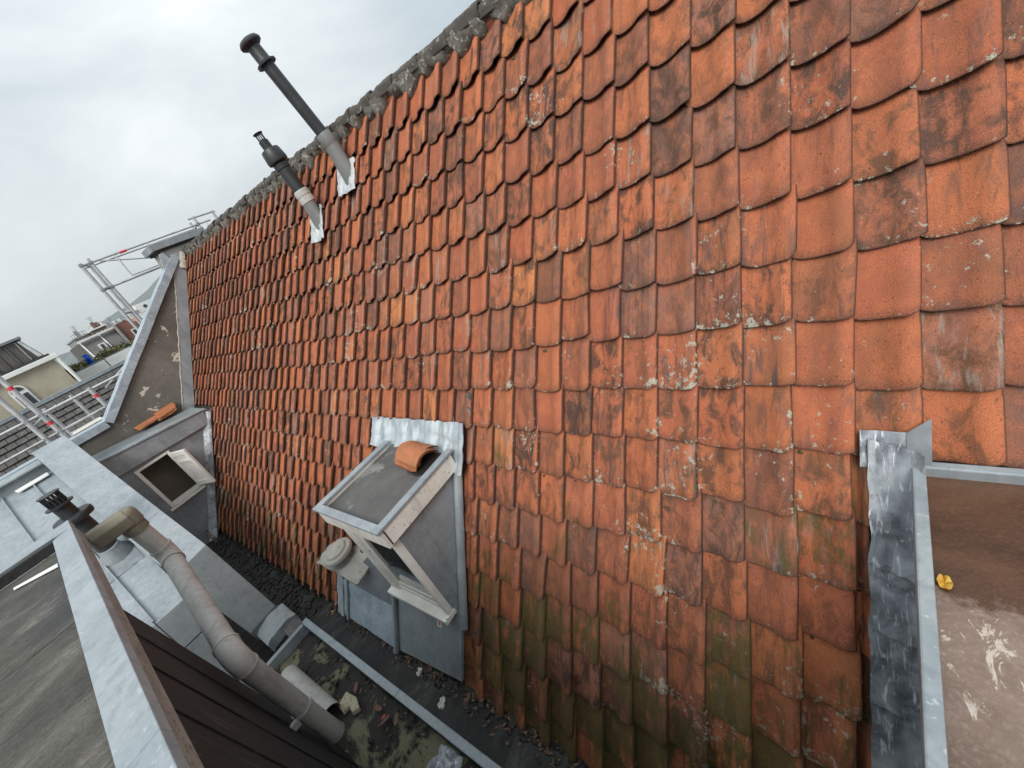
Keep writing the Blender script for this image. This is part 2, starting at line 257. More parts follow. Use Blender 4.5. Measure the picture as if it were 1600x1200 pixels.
    s.rough(s.step(blot, 0.3, 0.7, 0.7, 0.92)); return s.m
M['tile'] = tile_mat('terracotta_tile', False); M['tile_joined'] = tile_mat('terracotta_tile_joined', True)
M['spare_tile'] = tile_mat('spare_terracotta_tile', False, [(0.0, (0.40, 0.155, 0.07)), (0.5, (0.46, 0.19, 0.085)), (1.0, (0.42, 0.15, 0.068))], True)
M['dark_tile'] = weathered('dark_concrete_tile', (0.050, 0.047, 0.045), (0.10, 0.095, 0.09), 5, 0.7, c3=(0.15, 0.14, 0.125), spot=7, spot_lo=0.6, bump=0.2)

# ------------------------------------------------------------------ mesh helpers
class MB:
    def __init__(s): s.v = []; s.f = []
    def add(s, vs, fs):
        o = len(s.v); s.v += [tuple(x) for x in vs]; s.f += [tuple(i + o for i in f) for f in fs]; return s
    def box(s, x0, x1, y0, y1, z0, z1):
        return s.add([(x0, y0, z0), (x1, y0, z0), (x1, y1, z0), (x0, y1, z0), (x0, y0, z1), (x1, y0, z1), (x1, y1, z1), (x0, y1, z1)],
                     [(0, 3, 2, 1), (4, 5, 6, 7), (0, 1, 5, 4), (1, 2, 6, 5), (2, 3, 7, 6), (3, 0, 4, 7)])
    def prism(s, poly, ext):
        e = Vector(ext); n = len(poly); a = [Vector(q) for q in poly]; nn = Vector((0, 0, 0))
        for i in range(n): nn += a[i].cross(a[(i + 1) % n])
        if nn.dot(e) > 0: a.reverse()
        return s.add(a + [q + e for q in a], [tuple(range(n)), tuple(range(2 * n - 1, n - 1, -1))] + [(i, i + n, (i + 1) % n + n, (i + 1) % n) for i in range(n)])
    def tube(s, path, r, n=12, caps=True, closed_r=None):
        path = [Vector(q) for q in path]; rs = r if isinstance(r, (list, tuple)) else [r] * len(path); rings = []; up = None
        for i, q in enumerate(path):
            d = (path[min(i + 1, len(path) - 1)] - path[max(i - 1, 0)]).normalized()
            if up is None: up = d.orthogonal().normalized()
            up = (up - d * up.dot(d)).normalized(); w = d.cross(up)
            rings.append([q + (up * math.cos(2 * math.pi * k / n) + w * math.sin(2 * math.pi * k / n)) * rs[i] for k in range(n)])
        vs = [x for rg in rings for x in rg]; fs = []
        for i in range(len(rings) - 1):
            for k in range(n): fs.append((i * n + k, i * n + (k + 1) % n, (i + 1) * n + (k + 1) % n, (i + 1) * n + k))
        if caps: fs += [tuple(range(n - 1, -1, -1)), tuple(range((len(rings) - 1) * n, len(rings) * n))]
        return s.add(vs, fs)
    def lathe(s, base, axis, prof, n=28):           # prof: (radius, height along axis)
        base = Vector(base); d = Vector(axis).normalized(); u = d.orthogonal().normalized(); w = d.cross(u); vs = []; fs = []
        for r, h in prof:
            for k in range(n): vs.append(base + d * h + (u * math.cos(2 * math.pi * k / n) + w * math.sin(2 * math.pi * k / n)) * r)
        for i in range(len(prof) - 1):
            for k in range(n): fs.append((i * n + k, i * n + (k + 1) % n, (i + 1) * n + (k + 1) % n, (i + 1) * n + k))
        fs += [tuple(range(n - 1, -1, -1)), tuple(range((len(prof) - 1) * n, len(prof) * n))]
        return s.add(vs, fs)
    def sheet(s, fn, nu, nv, thick):                # fn(u,v)->Vector, thickness vector
        t = Vector(thick); vs = []; m = (nu + 1) * (nv + 1)
        for i in range(nu + 1):
            for j in range(nv + 1): vs.append(Vector(fn(i / nu, j / nv)))
        vs += [q - t for q in vs]; fs = []; I = lambda i, j: i * (nv + 1) + j
        for i in range(nu):
            for j in range(nv):
                q = (I(i, j), I(i + 1, j), I(i + 1, j + 1), I(i, j + 1)); fs += [q, tuple(x + m for x in reversed(q))]
        for i in range(nu):
            a, b = I(i, 0), I(i + 1, 0); fs.append((b, a, a + m, b + m)); a, b = I(i, nv), I(i + 1, nv); fs.append((a, b, b + m, a + m))
        for j in range(nv):
            a, b = I(0, j), I(0, j + 1); fs.append((a, b, b + m, a + m)); a, b = I(nu, j), I(nu, j + 1); fs.append((b, a, a + m, b + m))
        return s.add(vs, fs)
    def blob(s, c, r, seed=0, sub=2, amp=0.4):
        bm = bmesh.new(); bmesh.ops.create_icosphere(bm, subdivisions=sub, radius=1.0); c = Vector(c); r = Vector(r) if isinstance(r, (tuple, list)) else Vector((r, r, r))
        vs = []
        for v in bm.verts:
            k = 1 + amp * noise.noise(v.co * 1.7 + Vector((seed * 3.1, seed, 0))); vs.append(c + Vector((v.co.x * r.x, v.co.y * r.y, v.co.z * r.z)) * k)
        fs = [tuple(v.index for v in f.verts) for f in bm.faces]; bm.free(); return s.add(vs, fs)
    def mesh(s, name, smooth=None):
        me = bpy.data.meshes.new(name); me.from_pydata(s.v, [], s.f); me.update()
        bm = bmesh.new(); bm.from_mesh(me); bmesh.ops.recalc_face_normals(bm, faces=bm.faces); bm.to_mesh(me); bm.free()
        if smooth is not None:
            for p_ in me.polygons: p_.use_smooth = True
            me.set_sharp_from_angle(angle=R(smooth))
        return me
    def build(s, name, mat, parent=None, smooth=None, bevel=0, kind=None, label=None):
        me = s.mesh(name, smooth); me.materials.append(M[mat]); o = bpy.data.objects.new(name, me); COL.objects.link(o)
        if parent is not None:
            o.parent = parent; o.matrix_parent_inverse = Matrix.Translation(-Vector(parent.location))
        if bevel:
            b = o.modifiers.new('bevel', 'BEVEL'); b.width = bevel; b.segments = 2; b.limit_method = 'ANGLE'; b.angle_limit = R(35)
        if kind: o['kind'] = kind
        if label: o['label'] = label
        return o

def thing(name, label, cat, loc=(0, 0, 0), group=None):
    o = bpy.data.objects.new(name, None); o.empty_display_size = 0.1; COL.objects.link(o); o.location = loc
    o['label'] = label; o['category'] = cat
    if group: o['group'] = group
    return o
def tag(o, label, cat, group=None):
    o['label'] = label; o['category'] = cat
    if group: o['group'] = group
    return o
def struct(o): o['kind'] = 'structure'; return o
def recenter(o):                                    # put a one-mesh thing's origin at its base
    me = o.data; c = Vector((0, 0, 0))
    for v in me.vertices: c += v.co
    c /= len(me.vertices); c.z = min(v.co.z for v in me.vertices)
    for v in me.vertices: v.co -= c
    o.location = c; return o

# ------------------------------------------------------------------ roof frame
PITCH = 0.9944718; SP, CP = math.sin(PITCH), math.cos(PITCH); D0 = 2.2436; TW, TH = 0.208, 0.29; OY, OZ = -0.4123, -1.0836
UPS = Vector((CP, 0, SP)); OUT = Vector((-SP, 0, CP)); RIGHT = Vector((0, -1, 0))
def rz(j): return OZ - j * TH * SP                                   # height of course line j on the plane of the tile rolls
def onroof(y, z, h=0.0):                                            # h: distance outside the plane of the tile rolls
    x = (D0 + z * CP) / SP; return Vector((x, y, z)) + OUT * h
Y_END = 9.95

# ------------------------------------------------------------------ ground, hills, floor of the valley between the roofs
g = MB().add([(-3000, -3000, -13), (3000, -3000, -13), (3000, 3000, -13), (-3000, 3000, -13)], [(0, 1, 2, 3)]); struct(g.build('ground', 'ground'))
def hill(cx, cy, w, d, h, seed):
    def fn(u, v):
        a = (u - 0.5) * 2; b = (v - 0.5) * 2; k = max(0, 1 - a * a) * max(0, 1 - b * b)
        return Vector((cx + a * w, cy + b * d, -14 + (h + 14) * k * (0.9 + 0.22 * noise.noise(Vector((a * 3 + seed, b * 2, 0.0))) + 0.05 * noise.noise(Vector((a * 17 + seed, b * 5, 0.0))))))
    return struct(MB().sheet(fn, 40, 12, (0, 0, 1)).build('hills', 'hills', smooth=60))
hill(330, 900, 300, 160, 76, 1); hill(620, 1000, 420, 160, 75, 4); hill(60, 1300, 260, 120, 26, 7)

# ------------------------------------------------------------------ tiled roof
roof = thing('tiled_roof', 'steep roof of weathered orange clay pantiles filling most of the view', 'roof', (0.5, 4.0, -3.4))
def roof_part(o):
    return o
dk = MB(); a, b = onroof(-2.4, -3.62, -0.105), onroof(-2.4, 0.93, -0.105)
dk.prism([a, b, (b.x + 0.02, b.y, b.z - 0.1), (a.x + 0.1, a.y, a.z - 0.05)], (0, Y_END + 2.4, 0)); dk.build('roof_deck', 'underlay', roof)
bk = MB().prism([(3.33, -2.4, 0.96), (5.9, -2.4, -3.2), (5.8, -2.4, -3.3), (3.30, -2.4, 0.86)], (0, Y_END + 2.4, 0)); bk.build('rear_slope', 'red_roof', roof)

TILE_W, TILE_L, THK = 0.236, 0.345, 0.013
PROF = [(0.0, 0.021), (0.010, 0.013), (0.028, 0.004), (0.054, 0.0), (0.086, 0.002), (0.116, 0.010), (0.140, 0.022), (0.157, 0.034), (0.171, 0.045), (0.185, 0.052), (0.206, 0.056), (0.222, 0.055), (0.232, 0.051), (0.236, 0.045)]
def tile_geo(seed, chip=0.0):
    rg = random.Random(seed); n = len(PROF); vs = []; uv = []
    wob = rg.uniform(0, 50); sk = rg.uniform(-0.006, 0.006)
    ys = [0.0, 0.012, 0.255, TILE_L]
    for L_, dz in ((0, 0.0), (1, -THK)):
        for yi, y in enumerate(ys):
            for k, (x, h) in enumerate(PROF):
                t = x / TILE_W; yy = y; zz = h + 0.027 * (1 - y / TH) + dz
                if yi == 0 or yi == 1:
                    yy += 0.004 * noise.noise(Vector((t * 3 + wob, seed, 0))) + sk * (t - 0.5)
                    if k >= n - 3: yy += (0.011 + chip) * (k - n + 4) / 3
                    if x < 0.065: yy += 0.024 * ((0.065 - x) / 0.065) ** 2
                    if x > 0.16: yy += 0.010 * ((x - 0.16) / 0.076) ** 2
                if yi == 0: zz -= 0.004 if L_ == 0 else -0.002
                zz += 0.002 * noise.noise(Vector((t * 4 + wob, y * 12, 5)))
                if yi == 3: zz -= 0.012 + (0.010 if x > 0.17 else 0)
                vs.append((0.012 + x * 0.93 if yi == 3 else x, yy, zz)); uv.append((t, y / TILE_L))
    m = n * len(ys); fs = []
    for yi in range(len(ys) - 1):
        for k in range(n - 1):
            a = yi * n + k; fs.append((a, a + 1, a + n + 1, a + n))
    for k in range(n - 1): fs.append((k + 1, k, k + m, k + 1 + m))                       # lower edge
    for yi in range(len(ys) - 1):
        a = yi * n; fs.append((a, a + n, a + n + m, a + m)); a = yi * n + n - 1; fs.append((a + n, a, a + m, a + n + m))
    fs.append(tuple(range(m, m + n))[::-1] + ()) if False else None
    for k in range(n - 1):                                                              # underside, one strip
        fs.append((m + k, m + 3 * n + k, m + 3 * n + k + 1, m + k + 1))
    return vs, fs, uv
GEO = [tile_geo(i, [0, 0, 0, 0.012, 0, 0, -0.008, 0, 0, 0.03][i]) for i in range(10)]
def tile_mesh(geo, name, mat):
    vs, fs, uv = geo; me = bpy.data.meshes.new(name); me.from_pydata(vs, [], fs); me.update()
    ul = me.uv_layers.new(name='UVMap')
    for l in me.loops: ul.data[l.index].uv = uv[l.vertex_index]
    for p_ in me.polygons: p_.use_smooth = True
    me.set_sharp_from_angle(angle=R(40)); me.materials.append(M[mat]); return me
TM = [tile_mesh(gm, 'tile', 'tile') for gm in GEO]
def cam_px(q):
    q = Vector(q); d = q.dot(Vector(CF))
    if d < 0.1: return None
    return (800 + 641.44 * q.dot(Vector(CR)) / d, 600 + 641.44 * q.dot(Vector(CD)) / d)
tiles = []; rg = random.Random(21)
courses = [float(j) for j in range(-7, 10)] + [9.62]
wave = lambda y, z: 0.016 * noise.noise(Vector((y * 0.55, z * 0.7, 3.3))) + 0.007 * noise.noise(Vector((y * 2.1, z * 2.0, 9.3)))
for j in courses:
    drift = rg.uniform(-0.02, 0.02)
    for i in range(-9, 50):
        yl = OY + (i + 1) * TW; ym = yl - TW / 2; z = rz(j); zm = z + 0.1
        r1, r2, r3, r4, r5 = (rg.uniform(-1, 1) for _ in range(5)); var = rg.randrange(10)
        if yl > Y_END + 0.06: continue
        cut = i == 1 and j > 2.5
        if ym < -0.10 and j > 2.5 and not cut: continue                                              # right dormer
        if 2.44 < ym < 3.48 and j > 2.5: continue                                        # window dormer
        if 3.40 < ym < 4.36 and j > 8.7: continue                                        # apron beside it
        if 3.40 < ym < 3.60 and j > 7.5: continue
        if ym > 8.86 and j > 2.5: continue                                               # far dormer
        if abs(ym - 3.85) < 0.13 and j == -6: pass
        o = onroof(yl, z, -0.075)
        ev = abs(r5) ** 8
        loc = o + UPS * (r1 * 0.011 + ev * 0.025 * r2 + 0.010 * noise.noise(Vector((yl * 0.8, j * 5.1, 0)))) + RIGHT * (r2 * 0.007 + drift * 0.4) + OUT * (wave(yl, z) + 0.006 * r3)
        rot = R(1.1) * r4 + (R(3.0) * r4 if ev > 0.5 else 0); ca, sa = math.cos(rot), math.sin(rot)
        X = RIGHT * ca + UPS * sa; Yv = UPS * ca - RIGHT * sa; tl = R(1.3) * r1
        N = (OUT + X * math.sin(tl)).normalized(); X = (X - N * X.dot(N)).normalized(); Yv = N.cross(X)
        sy = 0.97 if j == -7 else 1.0
        if cut: X = X * 0.34; loc = loc - OUT * 0.012
        mat4 = Matrix(((X.x, Yv.x * sy, N.x, loc.x), (X.y, Yv.y * sy, N.y, loc.y), (X.z, Yv.z * sy, N.z, loc.z), (0, 0, 0, 1)))
        pts = [cam_px(mat4 @ Vector(c)) for c in ((0.01, 0, 0.03), (0.21, 0, 0.05), (0.21, 0.29, 0.03), (0.01, 0.29, 0.01))]
        area = 0
        if all(pts):
            cl = [(min(max(q[0], 0), 1600), min(max(q[1], 0), 1200)) for q in pts]
            area = abs(sum(cl[k][0] * cl[(k + 1) % 4][1] - cl[(k + 1) % 4][0] * cl[k][1] for k in range(4))) / 2
        tiles.append((area, var, mat4))
tiles.sort(key=lambda t: -t[0])
PINV = Matrix.Translation(-Vector(roof.location))
for area, var, m4 in tiles[:300]:
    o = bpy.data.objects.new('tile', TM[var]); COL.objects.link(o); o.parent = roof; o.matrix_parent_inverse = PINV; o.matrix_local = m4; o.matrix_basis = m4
vs, fs, uvs, rn = [], [], [], []
for area, var, m4 in tiles[300:]:
    gv, gf, gu = GEO[var]; o = len(vs); vs += [m4 @ Vector(q) for q in gv]; fs += [tuple(k + o for k in f) for f in gf]; uvs += gu; rn += [rg.random()] * len(gv)
me = bpy.data.meshes.new('tile_field'); me.from_pydata(vs, [], fs); me.update(); ul = me.uv_layers.new(name='UVMap')
for l in me.loops: ul.data[l.index].uv = uvs[l.vertex_index]
at_ = me.attributes.new('rnd', 'FLOAT', 'POINT'); at_.data.foreach_set('value', rn)
for p_ in me.polygons: p_.use_smooth = True
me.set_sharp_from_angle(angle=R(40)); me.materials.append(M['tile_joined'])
o = bpy.data.objects.new('tile_field', me); COL.objects.link(o); o.parent = roof; o.matrix_parent_inverse = PINV; o['kind'] = 'stuff'
# moss cushions and grit caught in the joints of the lower courses
jm = MB(); rj = random.Random(77)
for k in range(520):
    area, var, m4 = tiles[rj.randrange(len(tiles))]; q = m4 @ Vector((rj.choice([0.0, 0.03, 0.06, 0.10, 0.205]) + rj.uniform(-0.012, 0.012), 0.30 if rj.random() < 0.5 else -0.004, 0.0))
    if q.z > -1.2 and rj.random() > 0.18: continue
    q = m4 @ Vector((rj.choice([0.004, 0.02, 0.05, 0.09]) + rj.uniform(-0.01, 0.01), rj.uniform(0.26, 0.285), 0.004)); s_ = rj.uniform(0.004, 0.011)
    jm.blob(q, (s_, s_ * rj.uniform(0.8, 2.2), s_), k, 1, 0.7)
jm.build('joint_moss', 'joint_moss', roof, smooth=70, kind='stuff')
# ridge
for k in range(31):
    y0 = -0.8 + k * 0.35; rg2 = random.Random(k)
    dx, dz = rg2.uniform(-0.008, 0.008), rg2.uniform(-0.012, 0.012)
    mb = MB()
    def fn(u, v, y0=y0, dx=dx, dz=dz):
        an = R(-12 + 204 * v); r = 0.056 + 0.012 * (1 - u)
        return Vector((3.318 + dx - math.cos(an) * r, y0 + u * 0.375, 0.932 + dz + math.sin(an) * r * 1.02)) + Vector((-math.cos(an), 0, math.sin(an))) * 0.018 * noise.noise(Vector((y0 * 3 + u * 4, v * 5, 1)))
    mb.sheet(fn, 8, 12, (0, 0, 0.014)); mb.build('ridge_tile', 'ridge_tile', roof, smooth=50)
def mfn(u, v):
    y = -0.8 + u * 10.75; q = onroof(y, 0, 0); n1 = noise.noise(Vector((y * 6, v * 2, 1))); n2 = noise.noise(Vector((y * 17, v * 6, 4))); n3 = noise.noise(Vector((y * 4.3, 0, 8)))
    lo = rz(-7.98 + 0.34 * n3 + 0.16 * noise.noise(Vector((y * 13, 0, 2))) + 0.10 * math.sin((y - OY) / TW * 2 * math.pi + 2.0)); hi = 0.955
    z = lo + (hi - lo) * v; p_ = onroof(y, z, 0.0)
    return p_ + OUT * (-0.035 + 0.05 * math.sin(min(1, v * 1.25) * math.pi * 0.6) + 0.022 * n1 + 0.016 * n2)
mb = MB().sheet(mfn, 420, 7, OUT * 0.05); mb.build('ridge_mortar', 'mortar', roof, smooth=70, kind='stuff')
# mortar fallen into open joints
for (y, z, s_) in ((3.95, -0.72, 0.05), (3.62, -0.98, 0.045), (4.3, -0.42, 0.05), (3.66, -1.42, 0.05), (2.36, -1.38, 0.05), (2.33, -1.47, 0.045)):
    MB().blob(onroof(OY + TW * round((y - OY) / TW), z, -0.025), (s_ * 0.45, s_ * 0.40, s_ * 0.9), int(y * 100), 2, 0.9).build('joint_mortar', 'mortar', roof, smooth=60)

# ------------------------------------------------------------------ spare tiles (things)
def arch_geo(gm):
    h = len(gm[0]) // 2
    return ([(q[0], q[1], -0.075 * math.sin(math.pi * min(1, max(0, q[0] / TILE_W))) ** 0.8 + (0.0 if k < h else -0.014)) for k, q in enumerate(gm[0])], gm[1], gm[2])
SM = [tile_mesh(arch_geo(gm), 'clay_tile', 'spare_tile') for gm in GEO[:3]]
def spare(loc, rot, var, label, group):
    o = bpy.data.objects.new('clay_tile', SM[var]); COL.objects.link(o); o.location = loc; o.rotation_euler = rot
    return tag(o, label, 'roof tile', group)

# ------------------------------------------------------------------ roof flues
def bend(axis, base, h): return Vector(base) + Vector(axis).normalized() * h
def foil(parent, y0, y1, z0, z1, seed, name='flashing', mat='alu_foil', amp=0.018, h=0.012):
    def fn(u, v):
        y = y0 + (y1 - y0) * u; z = z0 + (z1 - z0) * v; y += 0.03 * noise.noise(Vector((v * 3, seed, u * 2))); z += 0.025 * noise.noise(Vector((u * 4, seed + 3, 0)))
        return onroof(y, z, h + amp * noise.noise(Vector((u * 6 + seed, v * 5, 0))) + 0.008 * noise.noise(Vector((u * 17, v * 14 + seed, 0))) + 0.010 * math.sin((y - OY) / TW * 2 * math.pi))
    return MB().sheet(fn, 18, 14, OUT * 0.006).build(name, mat, parent, smooth=50)
b1 = Vector((3.045, 3.85, 0.535)); t1 = Vector((2.82, 3.985, 1.66)); ax1 = (t1 - b1).normalized(); L1 = (t1 - b1).length
f1 = thing('roof_flue', 'tall dark grey flue pipe with mushroom cap near the ridge', 'flue pipe', b1)
MB().tube([bend(ax1, b1, 0.05), bend(ax1, b1, L1 - 0.08)], 0.058, 24).build('pipe', 'black_plastic', f1, smooth=40)
MB().lathe(b1, ax1, [(0.0, L1 - 0.02), (0.060, L1 - 0.02), (0.062, L1 - 0.13), (0.066, L1 - 0.14), (0.095, L1 - 0.155), (0.094, L1 - 0.168), (0.06, L1 - 0.16)][::-1]).build('collar', 'black_plastic', f1, smooth=35)
MB().lathe(b1, ax1, [(0.055, L1 - 0.03), (0.078, L1 - 0.018), (0.102, L1 - 0.002), (0.104, L1 + 0.012), (0.09, L1 + 0.032), (0.05, L1 + 0.046), (0.0, L1 + 0.05)]).build('cap', 'black_plastic', f1, smooth=40)
MB().lathe(b1, ax1, [(0.066, 0.36), (0.072, 0.35), (0.074, 0.24), (0.066, 0.22)][::-1]).build('sleeve', 'grey_plastic', f1, smooth=35)
def skirt(b, ax, r0, r1, h, lean):
    mb = MB(); n = 24; ax = Vector(ax); u = ax.orthogonal().normalized(); w = ax.cross(u); rings = []
    for t in (0, 0.35, 0.7, 1.0):
        ring = []
        for k in range(n):
            c = u * math.cos(2 * math.pi * k / n) + w * math.sin(2 * math.pi * k / n)
            top = b + ax * h + c * r1; bot = b + c * r0; bot = bot - OUT * (bot.dot(OUT) - (-D0 + 0.004)); bot += UPS * (-0.10 * lean * (1 - c.dot(UPS)) * 0.5)
            ring.append(bot.lerp(top, t ** 0.8))
        rings.append(ring)
    vs = [q for rr in rings for q in rr]; fs = [(i * n + k, i * n + (k + 1) % n, (i + 1) * n + (k + 1) % n, (i + 1) * n + k) for i in range(3) for k in range(n)]
    return mb.add(vs, fs)
skirt(b1, ax1, 0.085, 0.074, 0.24, 1.3).build('base_cone', 'grey_plastic', f1, smooth=50)
foil(f1, 3.74, 4.06, 0.34, 0.60, 3)
b2 = Vector((2.875, 4.52, 0.285)); t2 = Vector((2.79, 4.60, 1.165)); ax2 = (t2 - b2).normalized(); L2 = (t2 - b2).length
f2 = thing('roof_flue', 'short black stepped flue with slotted tip and pale grey lower collar', 'flue pipe', b2)
MB().tube([bend(ax2, b2, 0.25), bend(ax2, b2, 0.60)], 0.070, 24).build('pipe', 'black_plastic', f2, smooth=40)
MB().lathe(b2, ax2, [(0.068, 0.53), (0.078, 0.535), (0.08, 0.585), (0.07, 0.59), (0.105, 0.605), (0.11, 0.63), (0.098, 0.72), (0.09, 0.735), (0.05, 0.74)]).build('collar', 'black_plastic', f2, smooth=30)
MB().lathe(b2, ax2, [(0.05, 0.73), (0.05, 0.82), (0.042, 0.825), (0.042, L2 - 0.06), (0.034, L2 - 0.055), (0.0, L2 - 0.055)]).build('neck', 'black_plastic', f2, smooth=30)
mb = MB()
for k in range(12):
    an = 2 * math.pi * k / 12; u = ax2.orthogonal().normalized(); w = ax2.cross(u); c = (u * math.cos(an) + w * math.sin(an)) * 0.036
    mb.tube([b2 + c + ax2 * (L2 - 0.06), b2 + c + ax2 * (L2 + 0.0)], 0.004, 5)
mb.lathe(b2, ax2, [(0.03, L2 - 0.002), (0.05, L2 + 0.002), (0.052, L2 + 0.010), (0.0, L2 + 0.014)], 16).build('tip', 'black_plastic', f2)
MB().lathe(b2, ax2, [(0.074, 0.16), (0.082, 0.165), (0.083, 0.21), (0.079, 0.213), (0.079, 0.235), (0.083, 0.238), (0.083, 0.29), (0.07, 0.30)]).build('sleeve', 'pvc', f2, smooth=30)
skirt(b2, ax2, 0.088, 0.076, 0.17, 1.1).build('base_cone', 'grey_plastic', f2, smooth=50)
foil(f2, 4.40, 4.70, 0.06, 0.36, 9)

# ------------------------------------------------------------------ party wall at the far end
pw = thing('party_wall', 'grey cement rendered gable wall with zinc coping at the far roof end', 'wall', (1.5, 10.1, -3))
prof = [(3.36, 0.93), (3.10, 0.93), (0.52, -1.08), (-1.25, -1.08), (-1.25, -6), (3.36, -6)]
MB().prism([(x, 9.985, z) for x, z in prof], (0, 0.26, 0)).build('wall', 'render', pw)
def coping(p0, p1, n, w0, w1, lip, up=0.02):
    p0, p1 = Vector((p0[0], 0, p0[1])), Vector((p1[0], 0, p1[1])); d = (p1 - p0).normalized(); nn = Vector((d.z, 0, -d.x)); nn = nn if nn.z > 0 else -nn
    for k in range(n):
        a = p0.lerp(p1, k / n) + d * (0.0015); b = p0.lerp(p1, (k + 1) / n) - d * (0.0015); lift = nn * (up + (0.004 if k % 2 else 0)); mb = MB()
        sec = [(w0, -lip), (w0, 0), (w1, 0), (w1, -lip), (w1 - 0.008, -lip), (w1 - 0.008, -0.008), (w0 + 0.008, -0.008), (w0 + 0.008, -lip)]
        ring = lambda q: [q + lift + nn * h + Vector((0, y, 0)) for y, h in sec]
        r0, r1 = ring(a), ring(b); m = len(sec); mb.add(r0 + r1, [(i, (i + 1) % m, (i + 1) % m + m, i + m) for i in range(m)] + [(0, 7, 6, 1), (1, 6, 5, 2), (2, 5, 4, 3), (8, 9, 14, 15), (9, 10, 13, 14), (10, 11, 12, 13)])
        mb.build('coping_sheet', 'zinc_mottled', pw)
coping((3.10, 0.95), (0.52, -1.06), 5, 9.93, 10.29, 0.125); coping((0.52, -1.06), (-1.25, -1.06), 3, 9.93, 10.29, 0.125)
for k, (u0, u1) in enumerate(((-1.66, -0.72), (-0.72, 0.12), (0.12, 0.90))):
    mb = MB()
    def fn(u, v, u0=u0, u1=u1): return onroof(9.955 + 0.012 * v, u0 + (u1 - u0) * u, -0.03 + (0.17 + 0.012 * noise.noise(Vector((u * 6 + k, 0, 0)))) * v)
    mb.sheet(fn, 10, 2, (0, -0.006, 0)).build('lead_flashing', 'zinc_grey', pw, smooth=40)
def fn(u, v):
    z = -1.66 + 2.5 * u; r = 0.012 + 0.006 * noise.noise(Vector((z * 14, 0, 0))); an = R(180 * v - 90)
    return onroof(9.975 - r * math.cos(an) , z, 0.150 + 0.012 * noise.noise(Vector((z * 9, 3, 0))) + r * math.sin(an))
MB().sheet(fn, 120, 4, (0, -0.004, 0)).build('mortar_fillet', 'mortar_pale', pw, smooth=60)
ch = thing('chimney', 'squat rendered chimney with overhanging zinc cap on the far gable', 'chimney', (3.3, 10.3, 0))
MB().prism([(2.86, 10.0, 0.2), (3.75, 10.0, 0.2), (3.75, 10.0, 1.08), (2.95, 10.0, 1.06)], (0, 0.5, 0)).build('stack', 'stone_grey', ch, bevel=0.01)
MB().box(2.84, 3.86, 9.93, 10.58, 1.10, 1.22).build('cap', 'zinc_grey', ch, bevel=0.008)
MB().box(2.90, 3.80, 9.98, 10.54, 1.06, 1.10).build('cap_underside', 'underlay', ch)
MB().prism([(2.80, 9.965, 0.72), (3.04, 9.965, 0.78), (2.98, 9.965, 1.03), (2.90, 9.965, 1.03)], (0, 0.03, 0)).build('lead_flashing', 'lead_white', ch)
def fn(u, v):
    z = 0.66 + 0.26 * u; return onroof(9.90 + 0.06 * v, z, 0.03 + 0.04 * math.sin(v * 3) + 0.03 * noise.noise(Vector((u * 6, v * 5, 2))))
MB().sheet(fn, 12, 4, OUT * 0.04).build('mortar_fillet', 'mortar_pale', ch, smooth=60)

# ------------------------------------------------------------------ far dormer with the open window
d2 = thing('roof_dormer', 'zinc clad dormer with an open white window in its side, by the far gable', 'dormer', (0.5, 9.4, -3.6))
Y2 = 8.85
def rx(z, h=0.0): return onroof(0, z, h).x
xb = lambda z: rx(z, -0.03)
ck = MB()
wx0, wx1, wz0, wz1 = 0.27, 0.745, -2.61, -1.835
ck.prism([(0.03, Y2, -1.62), (wx0, Y2, -1.62), (wx0, Y2, -3.62), (0.03, Y2, -3.62)], (0, 0.05, 0))
ck.prism([(wx0, Y2, -1.62), (wx1, Y2, -1.62), (wx1, Y2, wz1), (wx0, Y2, wz1)], (0, 0.05, 0))
ck.prism([(wx0, Y2, wz0), (wx1, Y2, wz0), (xb(-3.02), Y2, -3.02), (xb(-3.62), Y2, -3.62), (wx0, Y2, -3.62)], (0, 0.05, 0))
ck.prism([(wx1, Y2, -1.62), (xb(-1.62), Y2, -1.62), (xb(-3.02), Y2, -3.02), (wx1, Y2, wz0)], (0, 0.05, 0))
ck.build('side_wall', 'zinc_grey', d2)
MB().prism([(0.0, Y2 - 0.05, -1.40), (1.52, Y2 - 0.05, -1.565), (1.46, Y2 - 0.05, -1.80), (0.0, Y2 - 0.05, -1.72)], (0, 0.047, 0)).build('fascia', 'zinc_grey', d2, bevel=0.004)
MB().prism([(-0.02, Y2 - 0.07, -1.395), (1.56, Y2 - 0.07, -1.56), (1.56, Y2 - 0.07, -1.53), (-0.02, Y2 - 0.07, -1.365)], (0, 0.09, 0)).build('roof_edge', 'zinc', d2, bevel=0.004)
MB().prism([(-0.02, Y2 + 0.022, -1.42), (1.60, Y2 + 0.022, -1.585), (1.60, Y2 + 0.022, -1.62), (-0.02, Y2 + 0.022, -1.455)], (0, 1.10, 0)).build('roof_sheet', 'zinc_grey', d2)
MB().box(0.03, 0.08, Y2 + 0.05, 9.95, -3.62, -1.46).build('front_wall', 'zinc_grey', d2)
rm = MB().box(0.10, 1.2, 9.55, 9.6, -3.4, -1.7).box(0.09, 0.12, 8.95, 9.55, -3.4, -1.7).box(0.12, 1.2, 8.95, 9.55, -3.4, -3.35).box(0.12, 1.45, 8.91, 9.6, -1.72, -1.68).box(0.80, 0.84, 8.95, 9.55, -3.35, -1.72)
rm.build('room_lining', 'room', d2)
fr = MB()
fy0, fy1 = Y2 - 0.025, Y2 + 0.04
